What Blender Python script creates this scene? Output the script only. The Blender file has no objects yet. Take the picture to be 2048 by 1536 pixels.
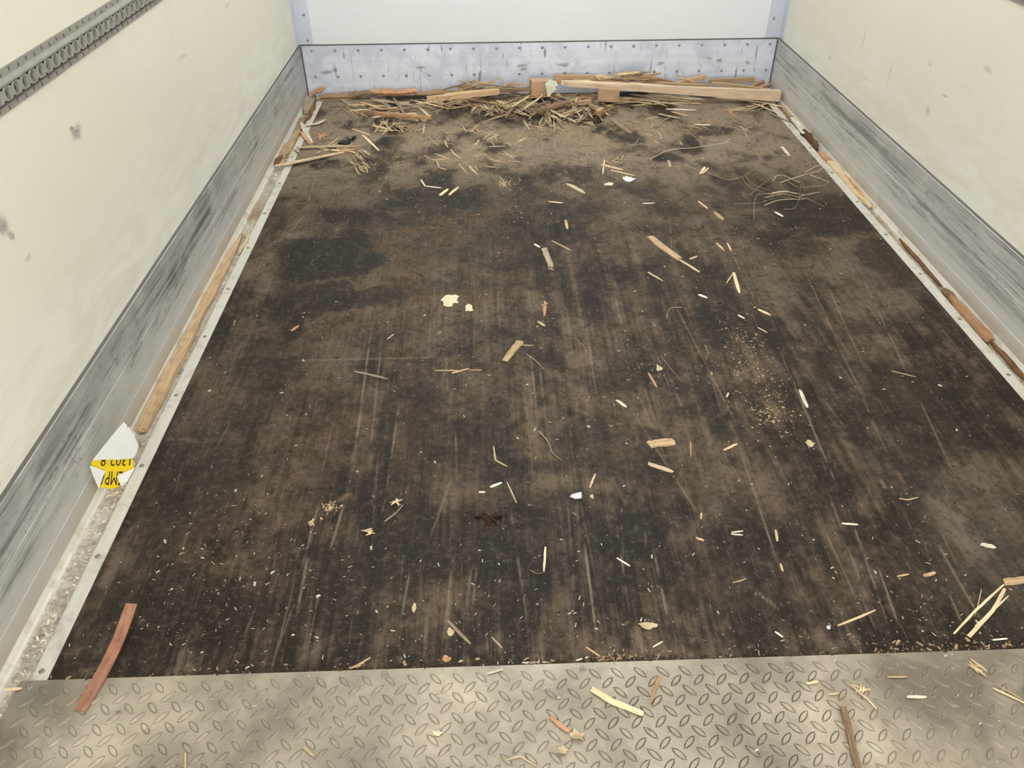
import bpy, math, random
import numpy as np
from mathutils import Matrix, Vector, noise as mnoise

random.seed(11)
rng = np.random.default_rng(11)
SC = bpy.context.scene
COL = SC.collection

# ------------------------------------------------------------------ camera
F, PITCH, YAW, ROLL, CX, CZ = 1567.45, .6642, -.0271, -.0077, -.2762, 1.3575   # focal length in pixels of a 2048 wide frame
CAM = np.array([CX, 0., CZ])

def ray(px, py):
    a = (px-1024)/F; b = (768-py)/F
    c, s = math.cos(ROLL), math.sin(ROLL); x = c*a-s*b; up = s*a+c*b
    c, s = math.cos(PITCH), math.sin(PITCH); y = c+s*up; z = -s+c*up
    c, s = math.cos(YAW), math.sin(YAW)
    return np.array([c*x-s*y, s*x+c*y, z])

cd = bpy.data.cameras.new('camera'); cd.sensor_width = 36; cd.lens = F/2048*36; cd.clip_start = .02
cam = bpy.data.objects.new('camera', cd); COL.objects.link(cam)
fw = ray(1024, 768); rt = ray(2024, 768)-fw; up = ray(1024, -232)-fw
fw, rt, up = [Vector(v).normalized() for v in (fw, rt, up)]
cam.matrix_world = Matrix(((rt.x, up.x, -fw.x, CX), (rt.y, up.y, -fw.y, 0), (rt.z, up.z, -fw.z, CZ), (0, 0, 0, 1)))
SC.camera = cam

# ------------------------------------------------------------------ daylight and exposure
wd = bpy.data.worlds.new('overcast_sky'); SC.world = wd; wd.use_nodes = True
bg = wd.node_tree.nodes['Background']
bg.inputs[0].default_value = (.97, .965, .96, 1); bg.inputs[1].default_value = 1.0
sd = bpy.data.lights.new('sun', 'SUN'); sd.energy = 1.5; sd.angle = math.radians(12); sd.color = (1, .94, .84)
sun = bpy.data.objects.new('sun', sd); COL.objects.link(sun)
sun.rotation_euler = Vector((.35, .45, -1)).to_track_quat('-Z', 'Y').to_euler()
SC.view_settings.view_transform = 'Standard'; SC.view_settings.look = 'None'
SC.view_settings.gamma = 1; SC.view_settings.use_curve_mapping = False
SC.view_settings.exposure = 2.12
SC.cycles.max_bounces = 6; SC.cycles.diffuse_bounces = 4; SC.cycles.glossy_bounces = 2; SC.cycles.caustics_reflective = False; SC.cycles.caustics_refractive = False

# ------------------------------------------------------------------ measures of the box (metres)
HW = 1.23            # kick plate face
WALL = 1.238         # wall panel face
XL, XR = -1.142, 1.159   # dark floor edges
D = 4.2443           # back kick plate face
YN = .8532           # edge between dark floor and tread plate
HK = .2557           # kick plate height
Y0 = -1.3            # open rear
HC = 2.3

def fl(px, py, z=0.):
    r = ray(px, py); return CAM+r*((z-CZ)/r[2])
def wx(px, py, x):
    r = ray(px, py); return CAM+r*((x-CX)/r[0])
def wy(px, py, y):
    r = ray(px, py); return CAM+r*(y/r[1])

# ------------------------------------------------------------------ node helpers
class NT:
    def __init__(s, name):
        s.m = bpy.data.materials.new(name); s.m.use_nodes = True
        s.t = s.m.node_tree; s.t.nodes.clear()
        s.out = s.t.nodes.new('ShaderNodeOutputMaterial')
    def n(s, typ, **kw):
        nd = s.t.nodes.new(typ)
        for k, v in kw.items(): setattr(nd, k, v)
        return nd
    def put(s, sock, v):
        if isinstance(v, bpy.types.NodeSocket): s.t.links.new(v, sock)
        elif isinstance(v, (tuple, list)) and len(v) == 3 and sock.type == 'RGBA': sock.default_value = (*v, 1)
        else: sock.default_value = v
    def math(s, op, a, b=0., c=0., clamp=False):
        nd = s.n('ShaderNodeMath', operation=op, use_clamp=clamp)
        for i, v in enumerate((a, b, c)): s.put(nd.inputs[i], v)
        return nd.outputs[0]
    def mul(s, a, b): return s.math('MULTIPLY', a, b)
    def add(s, a, b): return s.math('ADD', a, b)
    def sub(s, a, b): return s.math('SUBTRACT', a, b)
    def step(s, x, a, b, lo=0., hi=1.):
        nd = s.n('ShaderNodeMapRange', interpolation_type='SMOOTHSTEP')
        for i, v in enumerate((x, a, b, lo, hi)): s.put(nd.inputs[i], v)
        return nd.outputs[0]
    def mix(s, f, a, b, mode='MIX'):
        nd = s.n('ShaderNodeMix', data_type='RGBA', blend_type=mode)
        s.put(nd.inputs[0], f); s.put(nd.inputs[6], a); s.put(nd.inputs[7], b)
        return nd.outputs[2]
    def pos(s):
        return s.n('ShaderNodeTexCoord').outputs['Object']
    def sep(s, v):
        nd = s.n('ShaderNodeSeparateXYZ'); s.put(nd.inputs[0], v); return nd.outputs
    def comb(s, x, y, z=0.):
        nd = s.n('ShaderNodeCombineXYZ')
        for i, v in enumerate((x, y, z)): s.put(nd.inputs[i], v)
        return nd.outputs[0]
    def scale(s, v, k):
        nd = s.n('ShaderNodeVectorMath', operation='MULTIPLY'); s.put(nd.inputs[0], v); nd.inputs[1].default_value = k
        return nd.outputs[0]
    def shift(s, v, w, k):
        nd = s.n('ShaderNodeVectorMath', operation='MULTIPLY_ADD'); s.put(nd.inputs[0], w); nd.inputs[1].default_value = (k, k, k); s.put(nd.inputs[2], v)
        return nd.outputs[0]
    def noise(s, v, scale=1., detail=4., rough=.55, dist=0., col=False):
        nd = s.n('ShaderNodeTexNoise'); s.put(nd.inputs['Vector'], v)
        nd.inputs['Scale'].default_value = scale; nd.inputs['Detail'].default_value = detail
        nd.inputs['Roughness'].default_value = rough; nd.inputs['Distortion'].default_value = dist
        return nd.outputs['Color' if col else 'Fac']
    def ramp(s, f, stops):
        nd = s.n('ShaderNodeValToRGB'); s.put(nd.inputs[0], f); e = nd.color_ramp.elements
        while len(e) < len(stops): e.new(.5)
        for el, (p, c) in zip(e, stops):
            el.position = p; el.color = (*c, 1) if isinstance(c, (tuple, list)) else (c, c, c, 1)
        return nd.outputs[0]
    def blob(s, x, y, cx, cy, rx, ry, rot=0., soft=.6):
        """soft ellipse in the (x, y) plane: 1 in the middle, 0 outside"""
        c, sn = math.cos(rot), math.sin(rot)
        dx = s.sub(x, cx); dy = s.sub(y, cy)
        u = s.add(s.mul(dx, c/rx), s.mul(dy, sn/rx)); v = s.sub(s.mul(dy, c/ry), s.mul(dx, sn/ry))
        d = s.math('SQRT', s.add(s.mul(u, u), s.mul(v, v)))
        return s.step(d, 1-soft, 1., 1., 0.)
    def seg(s, x, y, p, q, w):
        """thin straight line between two points"""
        dx, dy = q[0]-p[0], q[1]-p[1]; L = math.hypot(dx, dy); dx /= L; dy /= L
        ax = s.sub(x, p[0]); ay = s.sub(y, p[1])
        t = s.add(s.mul(ax, dx), s.mul(ay, dy)); o = s.math('ABSOLUTE', s.sub(s.mul(ay, dx), s.mul(ax, dy)))
        along = s.mul(s.step(t, 0., L*.25), s.step(t, L*.75, L, 1., 0.))
        return s.mul(along, s.step(o, w*.3, w, 1., 0.))
    def bsdf(s, col, rough=.5, metal=0., spec=.5, bump=None, bstr=.2, bdist=.002):
        nd = s.n('ShaderNodeBsdfPrincipled')
        s.put(nd.inputs['Base Color'], col); s.put(nd.inputs['Roughness'], rough); s.put(nd.inputs['Metallic'], metal)
        s.put(nd.inputs['Specular IOR Level'], spec)
        if bump is not None:
            b = s.n('ShaderNodeBump'); b.inputs['Strength'].default_value = bstr; b.inputs['Distance'].default_value = bdist
            s.put(b.inputs['Height'], bump); s.t.links.new(b.outputs[0], nd.inputs['Normal'])
        s.t.links.new(nd.outputs[0], s.out.inputs[0])
        return nd

def plain(name, col, rough=.6, metal=0., var=.15, sc=30.):
    t = NT(name); p = t.pos(); n = t.noise(p, sc, 5, .6)
    c = t.mix(n, tuple(v*(1-var) for v in col), tuple(min(1, v*(1+var)) for v in col))
    t.bsdf(c, rough, metal, .4, n, .15, .001); return t.m

# ------------------------------------------------------------------ materials of the box
def vnoise(x, y, seed):
    """smooth value noise on numpy arrays"""
    tab = np.random.default_rng(seed).random((256, 256))
    xi = np.floor(x).astype(int); yi = np.floor(y).astype(int); fx = x-xi; fy = y-yi
    fx = fx*fx*(3-2*fx); fy = fy*fy*(3-2*fy)
    g = lambda i, j: tab[(xi+i) % 256, (yi+j) % 256]
    return (g(0, 0)*(1-fx)+g(1, 0)*fx)*(1-fy)+(g(0, 1)*(1-fx)+g(1, 1)*fx)*fy
def fbm(x, y, seed, octv=5, gain=.55):
    r = 0.; a = 1.; w = 0.
    for k in range(octv):
        r = r+a*vnoise(x*2**k+17.3*k, y*2**k+5.1*k, seed+k); w += a*a; a *= gain
    r = r-np.mean(r)
    return r/np.std(r)
def sstep(v, a, b):
    t = np.clip((v-a)/(b-a), 0, 1); return t*t*(3-2*t)

def floor_wear_sheen(X, Y):
    """stains, dust, scratches and far-end sheen of the plywood film as a colour per point"""
    n1 = fbm(X*1.9, Y*1.7, 1); n4 = fbm(X*8, Y*6, 21, 5, .62); st = fbm(X*34, Y*1.3, 41, 4); st2 = fbm(X*110, Y*2.6, 61, 3, .7); n5 = fbm(X*26, Y*20, 91, 4, .7)
    wX = X+.07*(vnoise(X*5, Y*5, 301)-.5)+.06*(vnoise(X*14, Y*14, 311)-.5)+.03*(vnoise(X*40, Y*40, 321)-.5)
    wY = Y+.10*(vnoise(X*5, Y*5, 331)-.5)+.07*(vnoise(X*14, Y*14, 341)-.5)+.04*(vnoise(X*40, Y*40, 351)-.5)
    nearf = sstep(Y, 3.2, 2.2)
    v = .42*n1+.52*n4+.34*n5+nearf*(.34*st+.26*st2)
    tone = np.clip(.43+.42*v, 0, 1.25)
    stops = np.array([(0, .018, .0135, .0110), (.25, .036, .0275, .022), (.5, .073, .0575, .0465), (.75, .120, .097, .078), (1.25, .205, .170, .138)])
    col = np.stack([np.interp(tone, stops[:, 0], stops[:, k]) for k in (1, 2, 3)], -1)
    def lay(m, c):
        nonlocal col
        m = np.clip(m, 0, 1)[..., None]; col = col*(1-m)+np.array(c)*m
    def blob(px, py, rx, ry, soft=.6, rot=0.):
        c = fl(px, py); dx, dy = wX-c[0], wY-c[1]; co, si = math.cos(rot), math.sin(rot)
        d = np.hypot((dx*co+dy*si)/rx, (dy*co-dx*si)/ry); return sstep(d, 1, 1-soft)
    # reddish brown wear, grey dusty sides
    lay(.50*blob(660, 900, .46, .75, .9)*sstep(st, -.4, 1.), (.075, .050, .036))
    lay(.55*blob(1960, 1060, .24, .55, .9), (.095, .090, .086))
    lay(.45*blob(400, 900, .20, .95, .9), (.060, .053, .049))
    lay(.35*blob(1050, 300, 1.3, .9, .9), (.075, .066, .055))
    # tan dust and sawdust near the heap; far floor's reflected sheen put into the colour too
    lay(.30*sstep(wY, 1.9, 3.2)*sstep(n4, -1.4, 1.0), (.17, .145, .115)); lay(.80*sstep(wY, 2.75, 3.6)*sstep(n4, -1.8, .8), (.46, .39, .31))
    for px, py, rx, ry, k in ((1130, 260, .42, .14, .85), (930, 310, .55, .09, .55), (1180, 290, .16, .10, .6), (1010, 370, .05, .05, .7), (1100, 225, .6, .10, .6), (800, 260, .3, .16, .4), (1330, 250, .35, .12, .45)):
        lay(k*blob(px, py, rx, ry, .8)*sstep(n5, -1., 1.), (.48, .36, .22))
    # greyer dusty film around the spills
    for px, py, rx, ry, k in ((660, 560, .55, .55, .55), (820, 420, .6, .3, .4), (1600, 520, .5, .5, .45), (640, 730, .3, .2, .4), (1000, 700, .3, .3, .3), (1450, 1000, .3, .3, .25)):
        lay(k*blob(px, py, rx, ry, .9)*sstep(n4, -1.6, .9), (.165, .14, .115))
    spill = np.zeros_like(X)
    # dark oily spills
    for px, py, rx, ry, rot, k in ((655, 515, .26, .17, .1, .9), (640, 600, .17, .13, 0, .85), (760, 585, .20, .07, .5, .7), (715, 478, .12, .09, .2, .8), (860, 560, .14, .05, 0, .6), (1650, 435, .24, .17, -.3, .85), (1545, 405, .20, .05, 0, .55),
                                   (1850, 810, .17, .18, 0, .7), (1700, 880, .09, .06, 0, .5), (1180, 900, .10, .10, 0, .6), (920, 412, .15, .05, 0, .7), (1130, 1050, .16, .10, 0, .5), (740, 1120, .25, .10, .2, .5), (1790, 530, .10, .2, 0, .65),
                                   (840, 790, .10, .08, 0, .55), (560, 720, .07, .05, 0, .5), (1200, 770, .12, .06, 0, .4), (1560, 1220, .2, .06, 0, .45), (990, 1130, .10, .12, 0, .5), (300, 980, .1, .15, 0, .4), (1290, 900, .05, .06, 0, .5), (1830, 890, .06, .05, 0, .5), (560, 1230, .3, .06, .1, .5)):
        lay(min(1, k*1.08)*blob(px, py, rx, ry, .28, rot), (.0185, .0148, .0125)); spill[:] = np.maximum(spill, k*blob(px, py, rx, ry, .28, rot))
    # tan ring stain
    c = fl(930, 500); d = np.hypot(wX-c[0], (wY-c[1])*.72)
    lay(.65*sstep(d, .17, .20)*sstep(d, .28, .21)*sstep(n4, -.6, .8), (.150, .104, .066)); lay(.35*sstep(d, .26, .10), (.115, .097, .077))
    for px, py, rx, ry, k, cc in ((670, 650, .14, .10, .6, (.125, .106, .088)), (640, 740, .16, .12, .5, (.11, .094, .078)), (430, 1060, .12, .16, .5, (.13, .094, .070)), (470, 1120, .06, .12, .45, (.14, .115, .09)), (770, 480, .035, .10, .6, (.15, .108, .075)), (850, 505, .03, .09, .5, (.16, .10, .06)),
                                  (1520, 760, .06, .24, .6, (.19, .16, .12)), (1545, 830, .05, .06, .6, (.24, .20, .15)), (1480, 690, .04, .12, .5, (.18, .15, .115)), (1480, 1170, .15, .12, .4, (.11, .088, .068)), (1240, 890, .08, .03, .5, (.13, .088, .06)),
                                  (1880, 590, .17, .08, .45, (.12, .108, .095)), (1560, 520, .25, .12, .35, (.11, .096, .08)), (1720, 800, .12, .2, .3, (.10, .088, .075)), (1240, 730, .1, .1, .35, (.10, .088, .072)), (930, 640, .14, .07, .45, (.12, .105, .088)), (1890, 1000, .05, .12, .5, (.17, .155, .135)), (1770, 960, .03, .05, .5, (.15, .105, .07)),
                                  (540, 1040, .12, .12, .4, (.11, .088, .072)), (660, 1012, .028, .026, .8, (.24, .165, .11)), (1000, 990, .1, .1, .3, (.10, .09, .075)), (1390, 700, .1, .1, .3, (.11, .092, .072))):
        lay(k*1.15*blob(px, py, rx, ry, .9)*sstep(n5, -1.4, .8), cc)
    scratch = np.zeros_like(X)
    def seg(p, q, w, wob=0.):
        dx, dy = q[0]-p[0], q[1]-p[1]; L = math.hypot(dx, dy); dx /= L; dy /= L
        ax, ay = X-p[0], Y-p[1]; t = ax*dx+ay*dy; o = np.abs(ay*dx-ax*dy)
        return sstep(t, 0, L*.2)*sstep(t, L, L*.7)*sstep(o, w, w*.25)
    lay(.65*seg(fl(1850, 960), fl(2010, 1180), .05)*sstep(n5, -1.2, .8), (.22, .20, .175))
    for q, r, w, k in (((1555, 690), (1690, 1010), 3., .5), ((1345, 600), (1500, 900), 2.6, .45), ((1060, 700), (1075, 830), 3, .5), ((1168, 1080), (1195, 1290), 3.2, .6), ((1240, 1100), (1262, 1240), 3, .5), ((1305, 1090), (1340, 1260), 3, .5),
                       ((1480, 900), (1560, 1140), 2.6, .5), ((1250, 800), (1430, 1080), 2.6, .4), ((745, 640), (700, 980), 4, .45), ((765, 660), (735, 960), 3, .4), ((640, 1000), (600, 1150), 4, .4), ((690, 1000), (655, 1120), 4, .45), ((625, 1060), (590, 1250), 4, .45),
                       ((820, 1140), (800, 1250), 3, .4), ((905, 1130), (885, 1290), 3, .4), ((632, 350), (612, 420), 4, .5), ((615, 420), (555, 500), 4, .4), ((1700, 500), (1960, 1060), 3, .4), ((1600, 520), (1800, 960), 2.6, .4), ((1650, 560), (1740, 760), 3, .35), ((1745, 930), (1790, 1010), 7, .6),
                       ((1755, 1130), (1800, 1260), 3, .5), ((1500, 1170), (1640, 1290), 3, .4), ((1895, 1180), (1930, 1260), 3, .45), ((1230, 590), (1245, 660), 4, .4), ((1450, 480), (1530, 640), 2.6, .35), ((1690, 1000), (1790, 1290), 2.6, .4), ((330, 880), (425, 880), 5, .35),
                       ((560, 722), (950, 712), 5, .3), ((1310, 700), (1345, 790), 2.6, .45), ((870, 560), (866, 700), 2.6, .3), ((1340, 440), (1345, 520), 2.6, .4), ((1170, 640), (1195, 800), 2.4, .45), ((800, 800), (770, 1000), 4, .4), ((1860, 1060), (1990, 1290), 3, .4)):
        scratch[:] = np.maximum(scratch, 1.1*k*seg(fl(*q), fl(*r), w*.0011)*sstep(n5, -1.8, .3))
    rs = np.random.default_rng(5)
    for k in range(110):       # many short faint scratches
        px, py = rs.uniform(350, 1950), rs.uniform(560, 1290); p = fl(px, py); L = rs.uniform(.1, .45)
        if XL+.02 < p[0] < XR-.02: scratch[:] = np.maximum(scratch, rs.uniform(.12, .36)*seg(p, (p[0]+rs.normal(0, .02), p[1]-L), rs.uniform(.0022, .0046))*sstep(n5, -1.2, .8))
    return np.concatenate([col, scratch[..., None]], -1)

def mat_floor():
    t = NT('dark_film_faced_plywood'); p = t.pos()
    at = t.n('ShaderNodeAttribute', attribute_name='wear'); c = at.outputs['Color']
    n3 = t.noise(p, 60., 6, .75, .4); g = t.noise(p, 330., 3, .65); s2 = t.noise(t.scale(p, (170, 7, 1)), 1., 4, .65); m = t.noise(p, 17., 5, .7, .5)
    hi = t.add(t.mul(t.step(n3, .50, .70), .34), t.add(t.mul(t.step(s2, .52, .74), .26), t.mul(t.step(m, .50, .70), .20)))
    c = t.mix(t.math('MULTIPLY', hi, 1., clamp=True), c, (.27, .225, .178))
    lo = t.add(t.mul(t.step(n3, .50, .34), .55), t.add(t.mul(t.step(s2, .47, .30), .35), t.mul(t.step(m, .47, .32), .50)))
    c = t.mix(t.math('MULTIPLY', lo, 1., clamp=True), c, (.019, .0145, .0118))
    c = t.mix(t.mul(t.step(g, .57, .72), .42), c, (.29, .245, .195)); c = t.mix(t.mul(t.step(g, .42, .30), .5), c, (.013, .010, .008))
    c = t.mix(t.mul(at.outputs['Alpha'], t.step(n3, .25, .55, .5, 1.)), c, (.40, .35, .28))
    c = t.mix(1., c, (.67, .605, .525), 'MULTIPLY')
    lum = t.n('ShaderNodeRGBToBW'); t.put(lum.inputs[0], at.outputs['Color'])
    t.bsdf(c, t.step(lum.outputs[0], .015, .12, .50, .74), 0., .15, t.add(n3, s2), .25, .0015)
    return t.m

def mat_wall(name, col, side):
    t = NT(name); p = t.pos(); x, y, z = t.sep(p)
    n = t.noise(p, 2.2, 6, .6); n2 = t.noise(t.scale(p, (1, 2.2, 9)), 1.5, 6, .65, .6); g = t.noise(p, 240., 3, .6)
    c = t.mix(n, tuple(v*.93 for v in col), tuple(min(1, v*1.05) for v in col))
    c = t.mix(t.mul(t.step(n2, .52, .75), .22), c, tuple(v*.80 for v in col))
    c = t.mix(t.mul(t.step(g, .35, .7), .05), c, tuple(v*.7 for v in col))
    if side:
        # pale rubbed arcs low on the wall
        wv = t.noise(t.scale(p, (1, .9, 6.)), 2.6, 3, .5, 1.2)
        band = t.step(t.math('ABSOLUTE', t.sub(wv, .5)), .0, .035, 1., 0.)
        low = t.mul(t.step(z, .60, .30), t.step(t.noise(p, 3., 3, .5), .42, .58))
        c = t.mix(t.mul(t.mul(band, low), .32), c, (.86, .86, .80))
        wash = t.mul(t.step(z, .62, .27), t.step(n2, .38, .6))
        c = t.mix(t.mul(wash, .5), c, (.83, .84, .78))
        # small dark scuffs
        sc_ = t.step(t.noise(t.scale(p, (1, 14, 5)), 1.6, 3, .5, .8), .735, .79)
        c = t.mix(t.mul(sc_, .35), c, (.30, .28, .24))
    marks = {-1: ((152, 265, .035, .022, .8), (143, 258, .014, .012, .9), (5, 450, .03, .03, .75), (22, 470, .014, .014, .6), (455, 10, .05, .012, .3), (365, 115, .07, .012, .3), (60, 515, .02, .008, .35)),
             1: ((1660, 115, .03, .012, .35), (1860, 130, .015, .012, .4), (1728, 75, .008, .06, .35), (1890, 192, .028, .006, .7), (1975, 140, .03, .012, .35), (1855, 220, .02, .02, .35), (1780, 150, .008, .07, .25))}
    wp = t.shift(p, t.noise(p, 22., 3, .6, col=True), .035); _, yw, zw = t.sep(wp)
    for (px, py, ry, rz, k) in marks.get(side, ()):
        q = wx(px, py, side*WALL)
        b = t.mul(t.blob(yw, zw, q[1]+.017, q[2]+.017, ry, rz, 0, .8), t.step(g, .2, .55))
        c = t.mix(t.mul(b, k), c, (.15, .14, .13))
    t.bsdf(c, .42, 0., .35, g, .08, .001); return t.m

def mat_kick(name, axis, tint, dark):
    """brushed aluminium; streaks run along the given axis"""
    t = NT(name); p = t.pos(); x, y, z = t.sep(p)
    k = (40, 1.1, 46) if axis == 'y' else (1.2, 40, 40)
    s1 = t.noise(t.scale(p, k), 1., 6, .6); s2 = t.noise(t.scale(p, tuple(v*2.6 for v in k)), 1., 3, .6)
    n = t.noise(p, 5., 6, .62, .4); g = t.noise(p, 120., 4, .6)
    c = t.mix(s1, tuple(v*.80 for v in tint), tuple(min(1, v*1.12) for v in tint))
    if axis == 'y':
        up_ = t.mul(t.step(z, .045, .15), t.step(z, .262, .20))
        sm = t.mul(t.mul(t.step(s1, .44, .60), t.step(t.noise(t.scale(p, (1, 1.5, 6)), 2., 4, .6), .38, .60)), up_)
        c = t.mix(t.mul(sm, dark), c, (.115, .115, .115))
        tk = t.mul(t.mul(t.step(t.noise(t.scale(p, (1, 30, 90)), 1., 4, .7, 1.), .56, .66), up_), t.step(n, .42, .60))
        c = t.mix(t.mul(tk, .55*dark+.2), c, (.07, .07, .07))
        sm2 = t.mul(t.step(z, .125, .245), t.step(n, .3, .6))
        c = t.mix(t.mul(sm2, .45*dark), c, (.17, .172, .172))
        s3 = t.noise(t.scale(p, (1, 2.2, 210)), 1., 4, .65, .3)
        ln = t.mul(t.mul(t.step(s3, .53, .63), t.step(t.noise(t.scale(p, (1, 3, 12)), 1.3, 4, .6), .40, .58)), t.step(z, .07, .13))
        c = t.mix(t.mul(ln, .75), c, (.10, .10, .098))
        c = t.mix(t.mul(t.mul(t.step(t.noise(t.scale(p, (1, 55, 70)), 1., 4, .7, 1.5), .60, .66), up_), .45), c, (.09, .09, .088))
        lt = t.mul(t.step(s2, .66, .76), .35); c = t.mix(lt, c, (.8, .8, .78))
        # mud rubbed along the foot
        c = t.mix(t.mul(t.step(z, .075, .015), t.step(n, .30, .62, .25, .8)), c, (.47, .40, .31))
    else:
        c = t.mix(t.mul(t.step(n, .42, .60), .7), c, tuple(v*.70 for v in tint))
        c = t.mix(t.mul(t.step(t.noise(p, 17., 5, .7), .52, .68), .6), c, (.88, .89, .95))
        vs = t.mul(t.step(t.noise(t.scale(p, (62, 1, 5.)), 1., 2, .5, .5), .63, .69), t.step(t.noise(t.scale(p, (9, 1, 14)), 1., 3, .5), .42, .58))
        c = t.mix(t.mul(vs, .7), c, (.14, .12, .13))
        vs2 = t.mul(t.step(t.noise(t.scale(p, (40, 1, 1.4)), 1., 2, .5), .66, .74), .4)
        c = t.mix(vs2, c, (.26, .25, .29))
        wp = t.shift(p, t.noise(p, 14., 3, .6, col=True), .06); xw, _, zw = t.sep(wp)
        for (px, py, rx, rz) in ((655, 142, .045, .014), (672, 141, .02, .013), (842, 138, .04, .012), (845, 146, .012, .012), (1045, 130, .035, .012), (1125, 128, .05, .016), (1440, 121, .025, .014), (1418, 119, .02, .008), (1493, 125, .022, .014), (1325, 127, .03, .010), (1050, 138, .02, .012)):
            q = wy(px, py, D); b = t.blob(xw, zw, q[0]+.03, q[2]+.03, rx, rz, 0, .8)
            c = t.mix(t.mul(b, .65), c, (.17, .15, .15))
        wt = t.mul(t.step(z, .09, .05), t.step(n, .45, .6)); c = t.mix(t.mul(wt, .5), c, (.80, .80, .86))
    t.bsdf(c, t.step(n, .3, .7, .40, .58), .3, .5, t.add(s2, g), .12, .001); return t.m

def mat_strip():
    t = NT('dirty_aluminium_strip'); p = t.pos(); x, y, z = t.sep(p)
    n = t.noise(p, 16., 6, .65); s = t.noise(t.scale(p, (90, 3, 1)), 1., 4, .6); f = t.noise(p, 90., 4, .65)
    c = t.mix(s, (.52, .49, .42), (.72, .69, .60))
    c = t.mix(t.mul(t.step(n, .48, .68), .5), c, (.30, .25, .18))
    # caked dirt lying in the sunken channel
    g = t.step(z, -.001, -.005)
    dirt = t.ramp(t.add(t.mul(n, .5), t.mul(f, .5)), [(.34, (.14, .10, .068)), (.44, (.33, .28, .215)), (.55, (.50, .45, .375)), (.66, (.68, .64, .56))])
    c = t.mix(t.mul(g, .9), c, dirt)
    rust = t.mul(t.mul(t.step(t.noise(p, 4., 4, .6), .44, .6), t.step(z, .001, -.004)), t.step(t.add(y, t.mul(x, .8)), .6, 1.6)); c = t.mix(t.mul(rust, .8), c, (.25, .135, .06))
    t.bsdf(c, .55, .15, .4, t.add(n, f), .3, .002); return t.m

def mat_tread():
    t = NT('worn_tread_steel'); t2 = t
    g = t.n('ShaderNodeNewGeometry').outputs['Position']; x, y, z = t.sep(g)
    n = t.noise(g, 4.5, 6, .62, .3); n2 = t.noise(g, 40., 5, .65); n3 = t.noise(g, 160., 3, .6)
    c = t.ramp(n, [(.36, (.175, .147, .112)), (.48, (.285, .245, .188)), (.58, (.38, .33, .255)), (.68, (.50, .44, .345))])
    c = t.mix(t.mul(t.step(n2, .55, .75), .4), c, (.20, .165, .12))
    c = t.mix(t.mul(t.step(n3, .62, .74), .35), c, (.13, .10, .075))
    sp = t.mul(t.step(t.noise(g, 22., 4, .7), .66, .74), .6); c = t.mix(sp, c, (.10, .075, .05))
    q = fl(60, 1374); b = t.blob(x, y, q[0]+.02, q[1]-.02, .09, .07, 0, .9); c = t.mix(t.mul(b, .5), c, (.14, .13, .11))
    q = fl(1574, 1335); b = t.blob(x, y, q[0], q[1]-.02, .06, .06, 0, .9); c = t.mix(t.mul(b, .45), c, (.17, .145, .11))
    q = fl(1690, 1440); b = t.blob(x, y, q[0], q[1], .03, .10, 0, .9); c = t.mix(t.mul(b, .35), c, (.22, .14, .085))
    t.bsdf(c, t.step(n, .35, .7, .38, .55), .35, .5, t.add(n2, n3), .15, .001); return t.m

M = {}
M['floor'] = mat_floor()
M['wall_l'] = mat_wall('cream_wall_panel', (.72, .68, .565), -1)
M['wall_r'] = mat_wall('cream_wall_panel', (.735, .685, .575), 1)
M['wall_b'] = mat_wall('white_wall_panel', (.76, .80, .805), 0)
M['kick_l'] = mat_kick('scuffed_aluminium', 'y', (.575, .57, .54), .95)
M['kick_r'] = mat_kick('brushed_aluminium', 'y', (.68, .67, .635), .6)
M['kick_b'] = mat_kick('scratched_aluminium', 'x', (.77, .81, .96), .5)
M['strip'] = mat_strip()
M['tread'] = mat_tread()
M['post'] = plain('pale_blue_aluminium', (.62, .66, .74), .4, .35, .06)
M['seal'] = plain('dark_sealant', (.11, .10, .09), .7)
M['rivet'] = plain('grey_rivet_metal', (.33, .33, .35), .4, .5)
M['screw'] = plain('dull_screw_steel', (.26, .24, .205), .45, .5, .3, 200)
M['rail'] = plain('galvanised_rail_steel', (.285, .27, .235), .6, .15, .3, 30)
M['rail_in'] = plain('shaded_rail_steel', (.10, .09, .072), .65, .15, .35, 25)  # darkened rail steel: shade in the slot recesses put into the colour
def mat_lugring():
    t = NT('lug_foot_ring'); g = t.n('ShaderNodeNewGeometry').outputs['Position']; x, y, z = t.sep(g)
    k = t.mul(t.step(t.noise(g, 5., 3, .6), .38, .62), t.step(t.noise(g, 60., 3, .6), .35, .6))
    b = t.blob(x, y, .12, .74, .42, .30, 0, .7)
    k = t.math('MAXIMUM', t.mul(k, .55), t.mul(b, t.step(t.noise(g, 90., 3, .6), .3, .55, .45, 1.)))
    t.bsdf(t.mix(k, (.29, .25, .19), (.07, .054, .038)), .75, 0., .3); return t.m
M['lugring'] = mat_lugring()
M['slot'] = plain('black_slot_shadow', (.05, .045, .04), .8)

def mat_roof():
    t = NT('added_translucent_sheet')
    tr = t.n('ShaderNodeBsdfTranslucent'); df = t.n('ShaderNodeBsdfDiffuse'); mx = t.n('ShaderNodeMixShader')
    tr.inputs[0].default_value = (.92, .95, .97, 1); df.inputs[0].default_value = (.85, .87, .88, 1); mx.inputs[0].default_value = .30
    t.t.links.new(tr.outputs[0], mx.inputs[1]); t.t.links.new(df.outputs[0], mx.inputs[2]); t.t.links.new(mx.outputs[0], t.out.inputs[0])
    return t.m
M['roof'] = mat_roof()

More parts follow.
